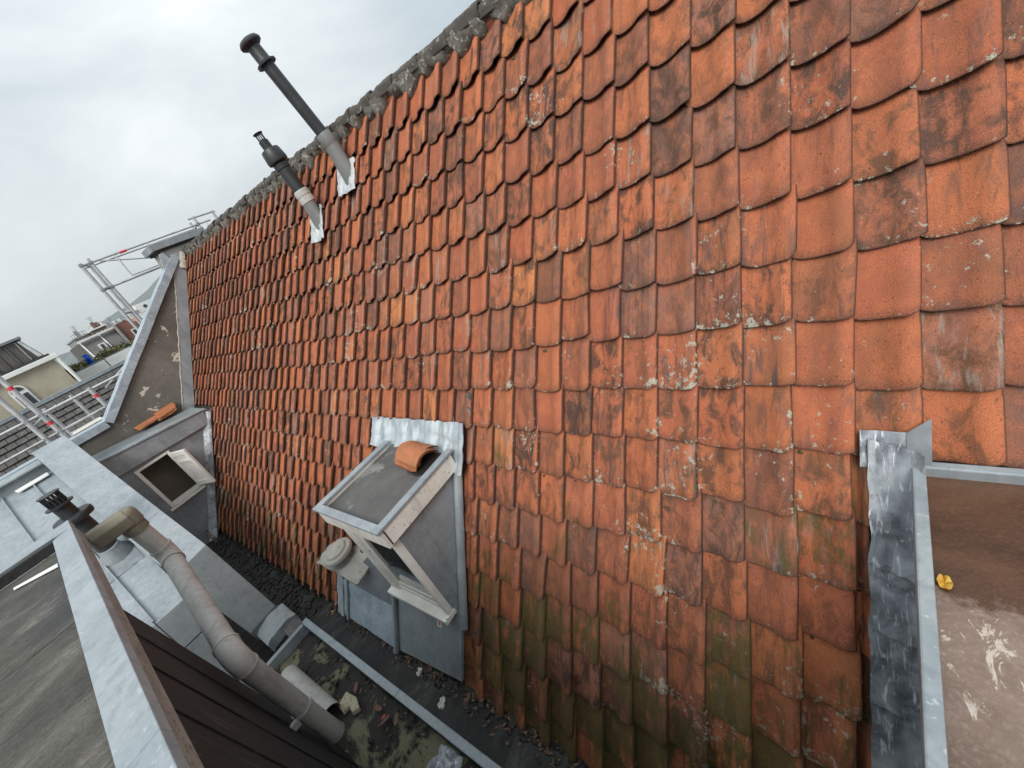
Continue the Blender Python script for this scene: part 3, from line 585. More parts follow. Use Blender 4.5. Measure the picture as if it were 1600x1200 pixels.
fr.box(wx0 - 0.03, wx0 + 0.02, fy0, fy1, wz0 - 0.02, wz1 + 0.03).box(wx1 - 0.02, wx1 + 0.02, fy0, fy1, wz0 - 0.02, wz1 + 0.03).box(wx0 + 0.02, wx1 - 0.02, fy0 + 0.002, fy1, wz1 - 0.01, wz1 + 0.03).box(wx0 + 0.02, wx1 - 0.02, fy0 - 0.002, fy1, wz0 - 0.02, wz0 + 0.05)
fr.build('window_frame', 'white_paint', d2, bevel=0.004)
MB().box(wx0 - 0.07, wx1 + 0.03, Y2 - 0.07, Y2 - 0.027, wz0 - 0.06, wz0 - 0.025).build('window_sill', 'white_paint', d2, bevel=0.004)
hx, hy = wx1 + 0.005, Y2 - 0.03; dirv = Vector((0.16, -0.43, 0)).normalized(); nrm = Vector((dirv.y, -dirv.x, 0)); sw = 0.44
def slab(mb, a0, a1, z0, z1, t0, t1):
    q = lambda a_, t: Vector((hx, hy, 0)) + dirv * a_ + nrm * t
    mb.prism([q(a0, t0) + Vector((0, 0, z0)), q(a1, t0) + Vector((0, 0, z0)), q(a1, t0) + Vector((0, 0, z1)), q(a0, t0) + Vector((0, 0, z1))], nrm * (t1 - t0)); return mb
sash = MB(); slab(sash, 0, 0.055, wz0 + 0.03, wz1 - 0.01, 0, 0.04); slab(sash, sw - 0.055, sw, wz0 + 0.03, wz1 - 0.01, 0, 0.04)
for z0, z1 in ((wz0 + 0.03, wz0 + 0.12), (wz1 - 0.10, wz1 - 0.01), (-2.08, -2.03)): slab(sash, 0.055, sw - 0.055, z0, z1, 0.002, 0.038)
so_ = sash.build('window_sash', 'white_paint', d2, bevel=0.003)
slab(MB(), 0.055, sw - 0.055, wz0 + 0.12, wz1 - 0.10, 0.014, 0.026).build('sash_panel', 'white_paint', d2)
slab(MB(), 0.2, 0.26, -1.93, -1.90, -0.02, 0.0).build('sash_catch', 'zinc_dark', d2)
def fn(u, v):
    z = -1.64 - 1.98 * u; return onroof(Y2 - 0.075 * (1 - v) + 0.012 * noise.noise(Vector((z * 6, v, 0))), z, 0.02 + 0.10 * v + 0.014 * noise.noise(Vector((z * 7, 4, v))))
MB().sheet(fn, 40, 3, OUT * 0.006).build('lead_flashing', 'lead', d2, smooth=50)
MB().blob((0.62, 9.3, -3.24), (0.10, 0.10, 0.11), 4, 2, 0.3).build('red_bundle', 'red', d2)
gl = 'clay tiles left on the far dormer roof'
for k, (x, y, z, rr) in enumerate(((0.74, 9.70, -1.43, 4), (1.05, 9.72, -1.475, -3), (1.07, 9.70, -1.44, 2), (1.10, 9.73, -1.405, 6))):
    spare((x, y + 0.1, z - 0.02 + (0.012 if k else 0.0)), (R(180), R(6), R(90 + rr)), k % 3, ['single orange clay tile lying apart on the far dormer roof', 'lowest clay tile of the pile on the far dormer roof', 'middle clay tile of the pile on the far dormer roof', 'topmost clay tile of the pile on the far dormer roof'][k], gl)

# ------------------------------------------------------------------ window dormer in the roof
d1 = thing('roof_dormer', 'small flat roofed dormer with white front window in the middle of the tiles', 'dormer', (0.9, 2.9, -3.0))
MB().box(0.735, 1.56, 2.46, 3.27, -1.80, -1.728).build('roof_sheet', 'dormer_sheet', d1)
MB().box(0.715, 1.47, 2.42, 2.458, -1.845, -1.70).build('fascia_board', 'cream_paint', d1, bevel=0.004)
MB().box(0.69, 0.733, 2.42, 3.315, -1.85, -1.702).build('fascia_board', 'cream_paint', d1, bevel=0.004)
MB().box(0.735, 1.47, 3.272, 3.31, -1.845, -1.70).build('fascia_board', 'cream_paint', d1, bevel=0.004)
MB().box(0.675, 1.50, 2.41, 2.475, -1.699, -1.672).build('edge_trim', 'zinc', d1, bevel=0.005)
MB().box(0.675, 0.74, 2.476, 3.258, -1.699, -1.671).build('edge_trim', 'zinc', d1, bevel=0.005)
MB().box(0.675, 1.50, 3.26, 3.325, -1.699, -1.672).build('edge_trim', 'zinc', d1, bevel=0.005)
def fn(u, v):
    a = 2 * math.pi * u; r = v * (1 + 0.25 * noise.noise(Vector((math.cos(a) * 1.5, math.sin(a) * 1.5, 3)))); return Vector((1.38 + 0.17 * r * math.cos(a), 2.64 + 0.17 * r * math.sin(a) , -1.7262))
MB().sheet(fn, 30, 3, (0, 0, 0.001)).build('puddle', 'water', d1)
zc = -1.842
for y0, nm in ((2.475, 'side_wall'), (3.20, 'side_wall')):
    MB().prism([(0.79, y0, zc), (xb(zc) , y0, zc), (xb(-2.87), y0, -2.87), (0.79, y0, -2.87)], (0, 0.03, 0)).build(nm, 'zinc', d1)
def trimline(y, w, h, mat, nm, z0, z1):
    def fn(u, v): z = z0 + (z1 - z0) * u; return onroof(y + w * (v - 0.5), z, h * math.sin(v * math.pi) + 0.004 * noise.noise(Vector((z * 8, v, y))))
    return MB().sheet(fn, 16, 6, OUT * 0.02).build(nm, mat, d1, smooth=50)
trimline(2.445, 0.075, 0.035, 'zinc_grey', 'flashing_roll', -1.80, -2.35); trimline(2.447, 0.072, 0.033, 'zinc_grey', 'flashing_roll', -2.352, -2.96)
# window in the front
fx = 0.735
w1 = MB().box(fx, fx + 0.06, 2.475, 2.525, -2.76, -1.85).box(fx, fx + 0.06, 3.135, 3.24, -2.76, -1.85).box(fx + 0.001, fx + 0.058, 2.525, 3.135, -1.93, -1.85)
wf = w1.build('window_frame', 'white_paint', d1, bevel=0.004)
MB().box(fx - 0.055, fx + 0.07, 2.47, 3.26, -2.815, -2.765).build('window_sill', 'white_paint', d1, bevel=0.005)
MB().box(fx + 0.02, fx + 0.07, 2.526, 3.134, -2.764, -2.715).build('inner_sill', 'white_paint', d1, bevel=0.004)
sa = MB().box(fx + 0.024, fx + 0.05, 2.527, 2.565, -2.71, -1.935).box(fx + 0.024, fx + 0.05, 3.07, 3.133, -2.71, -1.935).box(fx + 0.025, fx + 0.049, 2.565, 3.07, -2.71, -2.64).box(fx + 0.025, fx + 0.049, 2.565, 3.07, -1.985, -1.935)
sa.build('window_sash', 'white_paint', d1, bevel=0.003)
MB().box(fx + 0.034, fx + 0.039, 2.566, 3.069, -2.639, -1.986).build('window_pane', 'glass', d1)
MB().box(0.95, 0.97, 2.51, 3.195, -2.7, -1.85).box(0.80, 0.95, 2.506, 2.512, -2.71, -1.85).box(0.80, 0.95, 3.19, 3.196, -2.71, -1.85).box(0.80, 0.95, 2.513, 3.189, -2.75, -2.73).build('room_lining', 'room', d1)
# zinc apron below the window
def rsheet(poly, h, t, mat, nm, par, seed=0, amp=0.004):
    mb = MB(); q = [onroof(y, z, h) for y, z in poly]
    def fn(u, v):
        p_ = (q[0].lerp(q[1], u)).lerp(q[3].lerp(q[2], u), v); return p_ + OUT * (amp * noise.noise(Vector((u * 5 + seed, v * 4, 0))))
    return mb.sheet(fn, 10, 8, OUT * t).build(nm, mat, par, smooth=40)
rsheet([(2.44, -2.84), (3.30, -2.80), (3.34, -3.40), (2.47, -3.33)], 0.02, 0.03, 'zinc_grey', 'apron_sheet', d1, 1)
rsheet([(3.36, -3.06), (4.34, -3.06), (4.36, -3.40), (3.37, -3.40)], 0.03, 0.03, 'zinc_mottled', 'apron_sheet', d1, 2, 0.012)
rsheet([(3.32, -2.83), (3.78, -2.74), (4.20, -3.055), (3.36, -3.055)], 0.035, 0.03, 'zinc_dark', 'valley_sheet', d1, 3)
rsheet([(4.30, -3.02), (4.42, -3.02), (4.43, -3.40), (4.31, -3.42)], 0.045, 0.02, 'lead_white', 'apron_edge', d1, 4, 0.02)
MB().tube([onroof(3.345, -2.80, 0.035), onroof(3.345, -3.42, 0.035)], 0.028, 10).build('apron_roll', 'zinc', d1, smooth=40)
MB().tube([onroof(4.20, -3.06, 0.04), onroof(4.22, -3.41, 0.04)], 0.018, 8).build('apron_roll', 'zinc', d1, smooth=40)
st = rsheet([(2.68, -2.965), (2.74, -2.963), (2.742, -3.02), (2.682, -3.022)], 0.026, 0.002, 'clean_white', 'sticker', d1, 1, 0)
s2 = rsheet([(2.695, -2.978), (2.722, -2.977), (2.723, -3.008), (2.696, -3.009)], 0.0275, 0.001, 'orange_print', 'print', st, 1, 0)
s2.matrix_parent_inverse = Matrix.Identity(4)
# lead above the dormer
def fn(u, v):
    y = 2.33 + 1.26 * u; z = -1.545 - (0.25 + 0.03 * math.cos(u * 9)) * v
    if u < 0.14: z -= 0.06 * v
    return onroof(y, z, 0.026 * math.sin((y - OY) / TW * 2 * math.pi) * (1 - v * 0.6) + 0.006 * math.sin(y * 75) * (1 - v * 0.5) + 0.016 * noise.noise(Vector((u * 12, v * 5, 1))) + 0.012 + 0.05 * v * v)
MB().sheet(fn, 150, 10, OUT * 0.008).build('lead_flashing', 'lead_white', d1, smooth=50)
gl = 'clay tiles stacked on the window dormer'
for k in range(3):
    spare((1.285 + 0.010 * k, 2.96 - 0.02 * k, -1.722 + 0.020 * k), (R(180), R([0, -3, 2][k]), R([-8, -3, -12][k])), k, ['bottom clay tile of the stack on the window dormer', 'second clay tile of the stack on the window dormer', 'top clay tile of the stack on the window dormer'][k], gl)

# vent pot beside the dormer
vp = thing('roof_vent', 'round capped vent pot on a crumpled lead slate left of the window dormer', 'vent', (0.80, 4.15, -3.0))
MB().prism([(0.70, 3.98, -2.79), (1.06, 3.98, -2.79), (1.06, 3.98, -3.0), (0.70, 3.98, -3.2)], (0, 0.34, 0)).build('base_box', 'zinc_grey', vp)
def fn(u, v):
    x = 0.62 + 0.30 * u; y = 3.76 + 0.84 * v; return Vector((x + 0.02 * noise.noise(Vector((v * 4, 2, 0))), y + 0.03 * noise.noise(Vector((u * 4, 6, 0))), -2.745 + 0.03 * noise.noise(Vector((u * 4, v * 6, 1))) - 0.05 * (2 * v - 1) ** 2 - 0.03 * (1 - u)))
MB().sheet(fn, 12, 22, (0, 0, 0.02)).build('lead_slate', 'lead_cream', vp, smooth=50)
c = (0.775, 4.16, -2.76); axv = Vector((-0.10, 0.02, 1))
MB().lathe(c, axv, [(0.125, 0.0), (0.115, 0.02), (0.11, 0.075), (0.105, 0.08)]).build('neck', 'stone_grey', vp, smooth=40)
MB().lathe(c, axv, [(0.10, 0.07), (0.155, 0.072), (0.165, 0.082), (0.165, 0.105), (0.155, 0.118), (0.12, 0.122), (0.115, 0.128), (0.112, 0.14), (0.10, 0.146), (0.0, 0.15)]).build('cap', 'lead_cream', vp, smooth=40)

# ------------------------------------------------------------------ right dormer (flat, brown, wet)
d3 = thing('roof_dormer', 'flat dormer roof with wet brown felt and zinc upstand at the right edge', 'dormer', (1.0, -0.9, -2.6))
MB().prism([(0.35, -2.2, -1.66), (1.66, -2.2, -1.66), (1.66, -0.212, -1.66), (0.35, -0.141, -1.66)], (0, 0, 0.058)).build('roof_sheet', 'copper_felt', d3)
MB().prism([(0.33, -0.118, -1.62), (1.615, -0.188, -1.62), (1.615, -0.226, -1.62), (0.33, -0.160, -1.62)], (0, 0, 0.072)).build('edge_trim', 'zinc', d3, bevel=0.006)
MB().box(1.617, 1.655, -2.2, -0.188, -1.62, -1.556).build('edge_trim', 'zinc', d3, bevel=0.006)
MB().box(0.33, 0.37, -2.2, -0.188, -1.62, -1.547).build('edge_trim', 'zinc', d3, bevel=0.006)
MB().prism([(0.40, -0.262, -1.662), (xb(-1.662), -0.272, -1.662), (xb(-3.2), -0.268, -3.2), (0.40, -0.262, -3.2)], (0, -0.03, 0)).build('side_wall', 'zinc_dark', d3)
MB().box(0.36, 0.399, -2.2, -0.262, -3.2, -1.662).build('front_wall', 'zinc_dark', d3)
segs = [(-1.50, -1.93), (-1.90, -2.16), (-2.13, -2.42), (-2.39, -2.72), (-2.69, -3.05), (-3.02, -3.40)]
for k, (z0, z1) in enumerate(segs):
    def fn(u, v, z0=z0, z1=z1, k=k):                  # lead soakers dressed over the roof slope beside the dormer
        z = z0 + (z1 - z0) * u - 0.03 * v + 0.012 * u * noise.noise(Vector((v * 5, k * 3, 0))); y = -0.060 - (0.215 if k else 0.16) * v + 0.014 * (1 - v) * noise.noise(Vector((z * 9, 1, 0)))
        return onroof(y, z, 0.012 + 0.020 * u + 0.07 * v ** 3 + 0.012 * noise.noise(Vector((u * 3 + k * 7, v * 4, 0))) + 0.006 * noise.noise(Vector((u * 9 + k * 7, v * 11, 3))))
    MB().sheet(fn, 16, 16, OUT * 0.004).build('lead_sheet', 'lead', d3, smooth=60)
def fn(u, v):
    y = -0.235 + 0.20 * u; z = -1.60 + 0.13 * v; return onroof(y, z, 0.012 + 0.012 * noise.noise(Vector((u * 5, v * 5, 3))) + 0.012 * math.sin(u * 6))
MB().sheet(fn, 12, 6, OUT * 0.006).build('lead_corner', 'lead', d3, smooth=60)
def fn(u, v):
    y = -0.245 + 0.07 * u; z = -1.58 + 0.16 * v - 0.05 * u * v; return onroof(y, z, 0.03 + 0.006 * noise.noise(Vector((u * 5, v * 5, 3))))
MB().sheet(fn, 5, 8, OUT * 0.006).build('lead_corner', 'zinc_dark', d3, smooth=60)
def fn(u, v):
    a = 2 * math.pi * u; return Vector((1.145 + 0.026 * v * math.cos(a), -0.228 + 0.018 * v * math.sin(a), -1.594 + 0.012 * v * abs(math.sin(a * 2.5)) + 0.004 * noise.noise(Vector((u * 9, v, 0)))))
tag(recenter(MB().sheet(fn, 16, 3, (0, 0, 0.001)).build('fallen_leaf', 'leaf_yellow', smooth=60)), 'curled yellow leaf on the brown roof beside the zinc upstand', 'leaf')

# ------------------------------------------------------------------ zinc roof with the raised strip, beyond the foreground roof
zr = thing('zinc_roof', 'low pitched light grey zinc roof with standing seams and raised side strip', 'roof', (-0.6, 7.4, -3))
def panel_z(y): return -2.50 + (y - 5.50) * 0.3256
xs_ = [-0.30, -0.635, -0.97, -1.50, -2.05, -2.6]
for k in range(5):
    x0, x1 = xs_[k + 1] + 0.006, xs_[k] - 0.006
    MB().prism([(x0, 5.50, -2.50), (x1, 5.50, -2.50), (x1, 9.42, panel_z(9.42)), (x0, 9.42, panel_z(9.42))], (0, 0, -0.05)).build('zinc_panel', 'zinc', zr)
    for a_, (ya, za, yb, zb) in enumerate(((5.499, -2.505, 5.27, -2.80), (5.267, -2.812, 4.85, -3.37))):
        MB().prism([(x0, ya, za), (x1, ya, za), (x1, yb, zb), (x0, yb, zb)], (0, 0.04, -0.04)).build('zinc_panel', 'zinc_shaded', zr)
    MB().prism([(xs_[k + 1] - 0.008, 5.52, -2.495), (xs_[k + 1] + 0.008, 5.52, -2.495), (xs_[k + 1] + 0.008, 9.40, panel_z(9.40) + 0.002), (xs_[k + 1] - 0.008, 9.40, panel_z(9.40) + 0.002)], (0, 0, 0.035)).build('seam', 'zinc', zr)
MB().box(-2.6, -0.40, 9.42, 9.47, -1.6, -1.06).build('end_upstand', 'zinc_grey', zr)
MB().prism([(-2.6, 9.36, -1.055), (-0.40, 9.36, -1.055), (-0.40, 9.62, -1.02), (-2.6, 9.62, -1.02)], (0, 0, -0.02)).build('end_coping', 'zinc', zr)
stn = [((0.112, 5.12, -3.15), (-0.207, 5.10, -3.15)), ((0.112, 5.742, -2.286), (-0.273, 5.615, -2.286)), ((0.085, 6.7, -1.93), (-0.315, 6.65, -1.93)), ((0.02, 9.40, -0.872), (-0.385, 9.40, -0.872))]
for k in range(3):
    (a, b), (c, d) = stn[k], stn[k + 1]; a, b, c, d = map(Vector, (a, b, c, d)); e = 0.0015
    a2, b2_ = a.lerp(c, e), b.lerp(d, e)
    MB().prism([a2, c, d, b2_], (0, 0, -0.20 if k else -0.16)).build('raised_strip', 'zinc' if k else 'zinc_shaded', zr, bevel=0.004)
MB().prism([(0.03, 9.402, -0.868), (-0.40, 9.402, -0.868), (-0.40, 9.60, -0.90), (0.03, 9.60, -0.90)], (0, 0, -0.03)).build('strip_apron', 'zinc_mottled', zr)
def fn(u, v):
    x = -0.19 + 0.36 * u; y = 4.86 + 0.27 * v; return Vector((x, y + 0.02 * noise.noise(Vector((u * 3, 1, 0))), -3.225 + 0.06 * v + 0.014 * noise.noise(Vector((u * 5, v * 4, 0))) - 0.05 * (abs(u - 0.55) * 1.9) ** 2))
MB().sheet(fn, 16, 10, (0, 0, 0.12)).build('lead_dressing', 'zinc_grey', zr, smooth=50)
MB().prism([(-0.02, 4.80, -3.40), (0.17, 4.84, -3.40), (0.16, 4.90, -3.24), (0.0, 4.86, -3.26)], (0, 0.10, 0.02)).build('timber_end', 'old_wood', zr, bevel=0.01)
# black flue on the zinc roof
bf = Vector((-0.49, 6.80, panel_z(6.8))); zf = thing('roof_flue', 'black flue terminal with two discs on the zinc roof', 'flue pipe', bf)
av = Vector((0.03, 0, 1))
MB().lathe(bf, av, [(0.10, -0.03), (0.10, 0.62), (0.09, 0.625)]).build('pipe', 'black_plastic', zf, smooth=35)
MB().lathe(bf, av, [(0.09, 0.60), (0.175, 0.605), (0.18, 0.62), (0.18, 0.665), (0.17, 0.68), (0.08, 0.685)]).build('disc', 'black_plastic', zf, smooth=35)
MB().lathe(bf, av, [(0.082, 0.68), (0.082, 0.83), (0.07, 0.835)]).build('neck', 'black_plastic', zf, smooth=35)
MB().lathe(bf, av, [(0.07, 0.83), (0.125, 0.832), (0.125, 0.85), (0.07, 0.855)]).build('disc', 'black_plastic', zf, smooth=35)
mb = MB().lathe(bf, av, [(0.07, 0.855), (0.07, 0.93), (0.0, 0.932)])
for k in range(14):
    an = 2 * math.pi * k / 14; mb.box(bf.x + 0.028 + 0.08 * math.cos(an) - 0.008, bf.x + 0.028 + 0.08 * math.cos(an) + 0.008, bf.y + 0.08 * math.sin(an) - 0.008, bf.y + 0.08 * math.sin(an) + 0.008, bf.z + 0.86, bf.z + 1.0)
mb.lathe(bf, av, [(0.06, 0.985), (0.10, 0.988), (0.10, 1.0), (0.0, 1.005)], 20).build('slotted_cap', 'black_plastic', zf)
MB().lathe(bf, Vector((0, -0.25, 1)), [(0.17, -0.06), (0.165, 0.02), (0.115, 0.10), (0.102, 0.16)]).build('base_cone', 'zinc_grey', zf, smooth=40)
def fn(u, v): y = 6.45 + 0.62 * u; return Vector((-0.78 + 0.44 * v, y, panel_z(y) + 0.008 + 0.006 * noise.noise(Vector((u * 7, v * 7, 0)))))
MB().sheet(fn, 10, 10, (0, 0, 0.006)).build('base_flashing', 'zinc_grey', zf, smooth=50)
sh = MB().prism([(-0.80, 9.24, panel_z(9.24) + 0.04), (-0.44, 9.24, panel_z(9.24) + 0.04), (-0.44, 9.33, panel_z(9.33) + 0.04), (-0.82, 9.33, panel_z(9.33) + 0.04)], (0, 0, 0.012)); sh.build('pale_flashing', 'clean_white', zr)

# ------------------------------------------------------------------ foreground flat roof building
fb = thing('flat_roof_building', 'felt covered flat roof with zinc edge, timber fascia and dark boarded wall', 'building', (-1.5, 1.5, -3.5))
MB().box(-3.6, -0.445, -3.0, 4.19, -1.10, -1.012).build('roof_deck', 'felt', fb)
for k in range(8):
    y1 = 4.12 - k * 0.62
    def fn(u, v, y1=y1, k=k): x = -3.5 + 3.05 * u; return Vector((x, y1 - 0.66 * (1 - v) + 0.012 * noise.noise(Vector((x * 2, k, 0))), -1.0055 + 0.002 * (k % 2) + 0.004 * noise.noise(Vector((x * 3, v * 3, k)))))
    MB().sheet(fn, 20, 3, (0, 0, 0.003)).build('felt_strip', 'felt', fb, smooth=60)
for y0, y1 in ((-3.0, -0.6), (-0.598, 1.5), (1.502, 3.02), (3.022, 4.19)):
    MB().prism([(-0.338, y0, -0.925), (-0.452, y0, -0.938), (-0.456, y0, -1.0), (-0.448, y0, -1.0), (-0.444, y0, -0.948), (-0.346, y0, -0.936), (-0.340, y0, -0.965), (-0.330, y0, -0.965)], (0, y1 - y0, 0)).build('edge_coping', 'zinc', fb, bevel=0.003)
MB().prism([(-0.338, 4.192, -0.924), (-0.338, 4.42, -0.924), (-3.6, 4.42, -0.93), (-3.6, 4.27, -0.93), (-0.44, 4.27, -0.938)], (0, 0, -0.06)).build('edge_coping', 'zinc', fb, bevel=0.003)
MB().box(-3.6, -0.452, 4.192, 4.268, -1.01, -0.945).build('upstand', 'felt_black', fb)
MB().box(-0.375, -0.342, -3.0, 4.38, -1.075, -0.950).build('fascia_board', 'fascia_wood', fb, bevel=0.003)
MB().box(-0.60, -0.376, -3.0, 4.30, -1.10, -1.045).build('soffit', 'cladding', fb)
def wall_x(z): return -0.44 + 0.11 * (-1.1 - z) / 2.4
for k in range(46):
    y1 = 3.46 - k * 0.142; y0 = y1 - 0.138; off = 0.004 * ((k * 7) % 3) - 0.003
    MB().prism([(wall_x(-1.1) + off, y0, -1.08), (wall_x(-3.5) + off, y0, -3.5), (wall_x(-3.5) - 0.02 + off, y0, -3.5), (wall_x(-1.1) - 0.02 + off, y0, -1.08)], (0, y1 - y0, 0)).build('board', 'cladding', fb)
MB().prism([(-0.475, -3.0, -1.1), (-0.372, -3.0, -3.5), (-1.5, -3.0, -3.5), (-1.5, -3.0, -1.1)], (0, 6.455, 0)).build('wall', 'underlay', fb)
def fn(u, v): return Vector((-0.72 + 0.26 * u, 3.965 - 0.20 * u * 0.0 + (0.14 - 0.10 * u) * (v - 0.5) + 0.0, -1.0005))
MB().prism([(-0.70, 3.950, -0.9985), (-0.70, 3.990, -0.9985), (-0.485, 3.865, -0.9985), (-0.485, 3.795, -0.9985)], (0, 0, 0.004)).build('white_strip', 'clean_white', fb)

# drain pipe
dp = thing('drain_pipe', 'grey plastic drain pipe jogging down beside the dark boarded wall', 'drain pipe', (-0.26, 3.1, -3.1))
pa, pb, pc, pd = Vector((-0.125, 4.30, -1.13)), Vector((-0.12, 4.30, -1.58)), Vector((-0.262, 3.02, -1.90)), Vector((-0.262, 3.13, -3.13))
def bez(p0, p1, p2, n=8): return [(p0 * (1 - t) ** 2 + p1 * 2 * t * (1 - t) + p2 * t * t) for t in [k / n for k in range(n + 1)]]
r_ = 0.068
c1a, c1b = pb + (pa - pb).normalized() * 0.10, pb + (pc - pb).normalized() * 0.10
c2a, c2b = pc + (pb - pc).normalized() * 0.12, pc + (pd - pc).normalized() * 0.12
MB().tube([pa + Vector((0, 0, -0.10)), c1a], r_, 28).build('pipe_section', 'pvc', dp, smooth=40)
MB().tube([pa + Vector((0, 0, 0.02)), pa + Vector((0, 0, -0.13))], r_ + 0.012, 28).build('socket', 'pvc_mossy', dp, smooth=40)
MB().tube(bez(c1a, pb, c1b), r_ + 0.007, 28).build('elbow', 'pvc', dp, smooth=40)
MB().tube([c1b, c2a], r_, 28).build('pipe_section', 'pvc', dp, smooth=40)
MB().tube(bez(c2a, pc, c2b), r_ + 0.007, 28).build('elbow', 'pvc', dp, smooth=40)
tb = MB().tube([c2b, pd], r_, 28, caps=False).tube([pd + (c2b - pd).normalized() * 0.25, pd], r_ - 0.006, 28, caps=False); tb.build('pipe_section', 'pvc', dp, smooth=40)
for q in (c1a, c1b, c2a, c2b):
    dd = (pb - pa if q is c1a else (pc - pb if q in (c1b, c2a) else pd - pc)).normalized()
    MB().tube([q - dd * 0.008, q + dd * 0.008], r_ + 0.011, 28).build('rim', 'pvc', dp, smooth=30)
MB().tube([pd - (pd - pc).normalized() * 0.03, pd], r_ + 0.006, 28, caps=False).build('rim', 'pvc', dp, smooth=30)
cq = pc.lerp(pd, 0.62); cd = (pd - pc).normalized()
for s_ in (-0.012, 0.012): MB().tube([cq + cd * (s_ - 0.006), cq + cd * (s_ + 0.006)], r_ + 0.008, 28).build('clamp', 'alu', dp, smooth=30)
MB().box(cq.x - 0.115, cq.x - 0.06, cq.y - 0.075, cq.y - 0.045, cq.z - 0.03, cq.z + 0.03).build('clamp_lug', 'alu', dp, bevel=0.004)
MB().prism([(-0.345, 4.21, -1.19), (-0.345, 4.37, -1.19), (-0.345, 4.38, -1.10), (-0.345, 4.34, -1.055), (-0.345, 4.24, -1.055), (-0.345, 4.20, -1.10)], (0.245, 0, 0.0)).build('outlet_box', 'pvc_mossy', dp, bevel=0.012)
MB().lathe(pa + Vector((0, 0, -0.01)), (0, 0, 1), [(0.087, -0.05), (0.089, 0.03), (0.08, 0.062), (0.055, 0.078), (0.0, 0.082)]).build('outlet_hood', 'pvc_mossy', dp, smooth=50)

# ------------------------------------------------------------------ the valley gutter
struct(MB().box(-0.36, 1.3, -2.5, 9.9, -3.60, -3.53).build('gutter_floor', 'felt_black'))
gt = thing('box_gutter', 'zinc edged box gutter full of black dirt at the foot of the roof', 'gutter', (-0.1, 3, -3.53))
for y0, y1 in ((-1.0, 1.2), (1.202, 3.02), (3.022, 4.79)):
    MB().box(0.145, 0.212, y0, y1, -3.53, -3.352).build('gutter_rim', 'zinc', gt, bevel=0.006)
MB().box(-0.35, 0.143, 4.735, 4.79, -3.53, -3.356).build('gutter_rim', 'zinc', gt, bevel=0.006)
def fn(u, v):
    x = 0.214 + 0.36 * v; y = -0.6 + 5.38 * u; return Vector((x, y, -3.405 - 0.05 * v + 0.010 * noise.noise(Vector((x * 6, y * 2, 0)))))
MB().sheet(fn, 60, 8, (0, 0, 0.1)).build('felt_ledge', 'felt_black', gt, smooth=60)
def fn(u, v):
    x = -0.345 + 0.485 * v; y = -0.8 + 5.53 * u; return Vector((x, y, -3.475 + 0.035 * noise.noise(Vector((x * 5, y * 4, 0))) + 0.012 * noise.noise(Vector((x * 25, y * 25, 3)))))
o = MB().sheet(fn, 260, 26, (0, 0, 0.04)).build('dirt', 'dirt', None, smooth=80, kind='stuff'); o['label'] = 'black dirt and pale moss lying in the zinc box gutter'; o['category'] = 'dirt'
lt = MB(); rl = random.Random(5)
for k in range(1100):
    y = rl.uniform(0.4, 8.7); far = y > 4.7
    x = rl.gauss(0.485, 0.045) if not far else rl.uniform(0.16, 0.55); z = (-3.405 - 0.05 * (x - 0.214) / 0.36) if not far else -3.52
    if 0.214 > x and not far: continue
    if x > 0.58: continue
    s_ = rl.uniform(0.008, 0.028); lt.blob((x, y, z + s_ * 0.3), (s_ * rl.uniform(0.6, 1.6), s_ * rl.uniform(0.6, 1.6), s_ * 0.6), k, 1, 0.7)
for k in range(420):
    y = rl.uniform(0.6, 4.6); x = rl.uniform(-0.33, 0.13); s_ = rl.uniform(0.005, 0.018)
    if noise.noise(Vector((x * 2.3, y * 2.3, 0))) > 0.05: continue
    lt.blob((x, y, -3.455), (s_ * rl.uniform(0.5, 2), s_ * rl.uniform(0.5, 2), s_ * 0.6), k, 1, 0.7)
ll = MB()
for k in range(520):
    y = rl.uniform(0.4, 4.7); x = min(rl.gauss(0.47, 0.06), 0.57)
    if rl.random() < 0.3: x = rl.uniform(-0.32, 0.13); z = -3.435
    elif x < 0.30: continue
    else: z = -3.385 - 0.05 * (x - 0.214) / 0.36
    a_ = rl.uniform(0, 6.3); u_ = Vector((math.cos(a_), math.sin(a_), rl.uniform(-0.4, 0.4))) * rl.uniform(0.008, 0.026); w_ = Vector((-math.sin(a_), math.cos(a_), rl.uniform(-0.4, 0.4))) * rl.uniform(0.004, 0.013); q = Vector((x, y, z))
    ll.add([q - u_, q + w_ - u_ * 0.2, q + u_, q - w_ - u_ * 0.2], [(0, 1, 2, 3)])
o = ll.build('leaf_litter', 'leaf', None, kind='stuff'); o['label'] = 'scattered brown leaf fragments on the ledge and in the gutter'; o['category'] = 'leaf litter'
o = lt.build('litter', 'moss_dark', None, smooth=60, kind='stuff'); o['label'] = 'dark rotting moss and leaf litter along the foot of the tiles'; o['category'] = 'litter'
def leaf(x, y, z, s_, ang, lab, mat='leaf'):
    def fn(u, v):
        a = (u - 0.5) * 2; wv = math.sqrt(max(0.0, 1 - a * a)) * 0.45 * (v - 0.5) * 2; px, py = a * s_, wv * s_
        return Vector((x + px * math.cos(ang) - py * math.sin(ang), y + px * math.sin(ang) + py * math.cos(ang), z + s_ * (0.25 * wv * wv * 4 + 0.12 * noise.noise(Vector((a * 2, v * 2, x * 9))))))
    o = MB().sheet(fn, 8, 4, (0, 0, 0.0015)).build('fallen_leaf', mat, smooth=60); recenter(o); return tag(o, lab, 'leaf', 'dead leaves in the gutter')
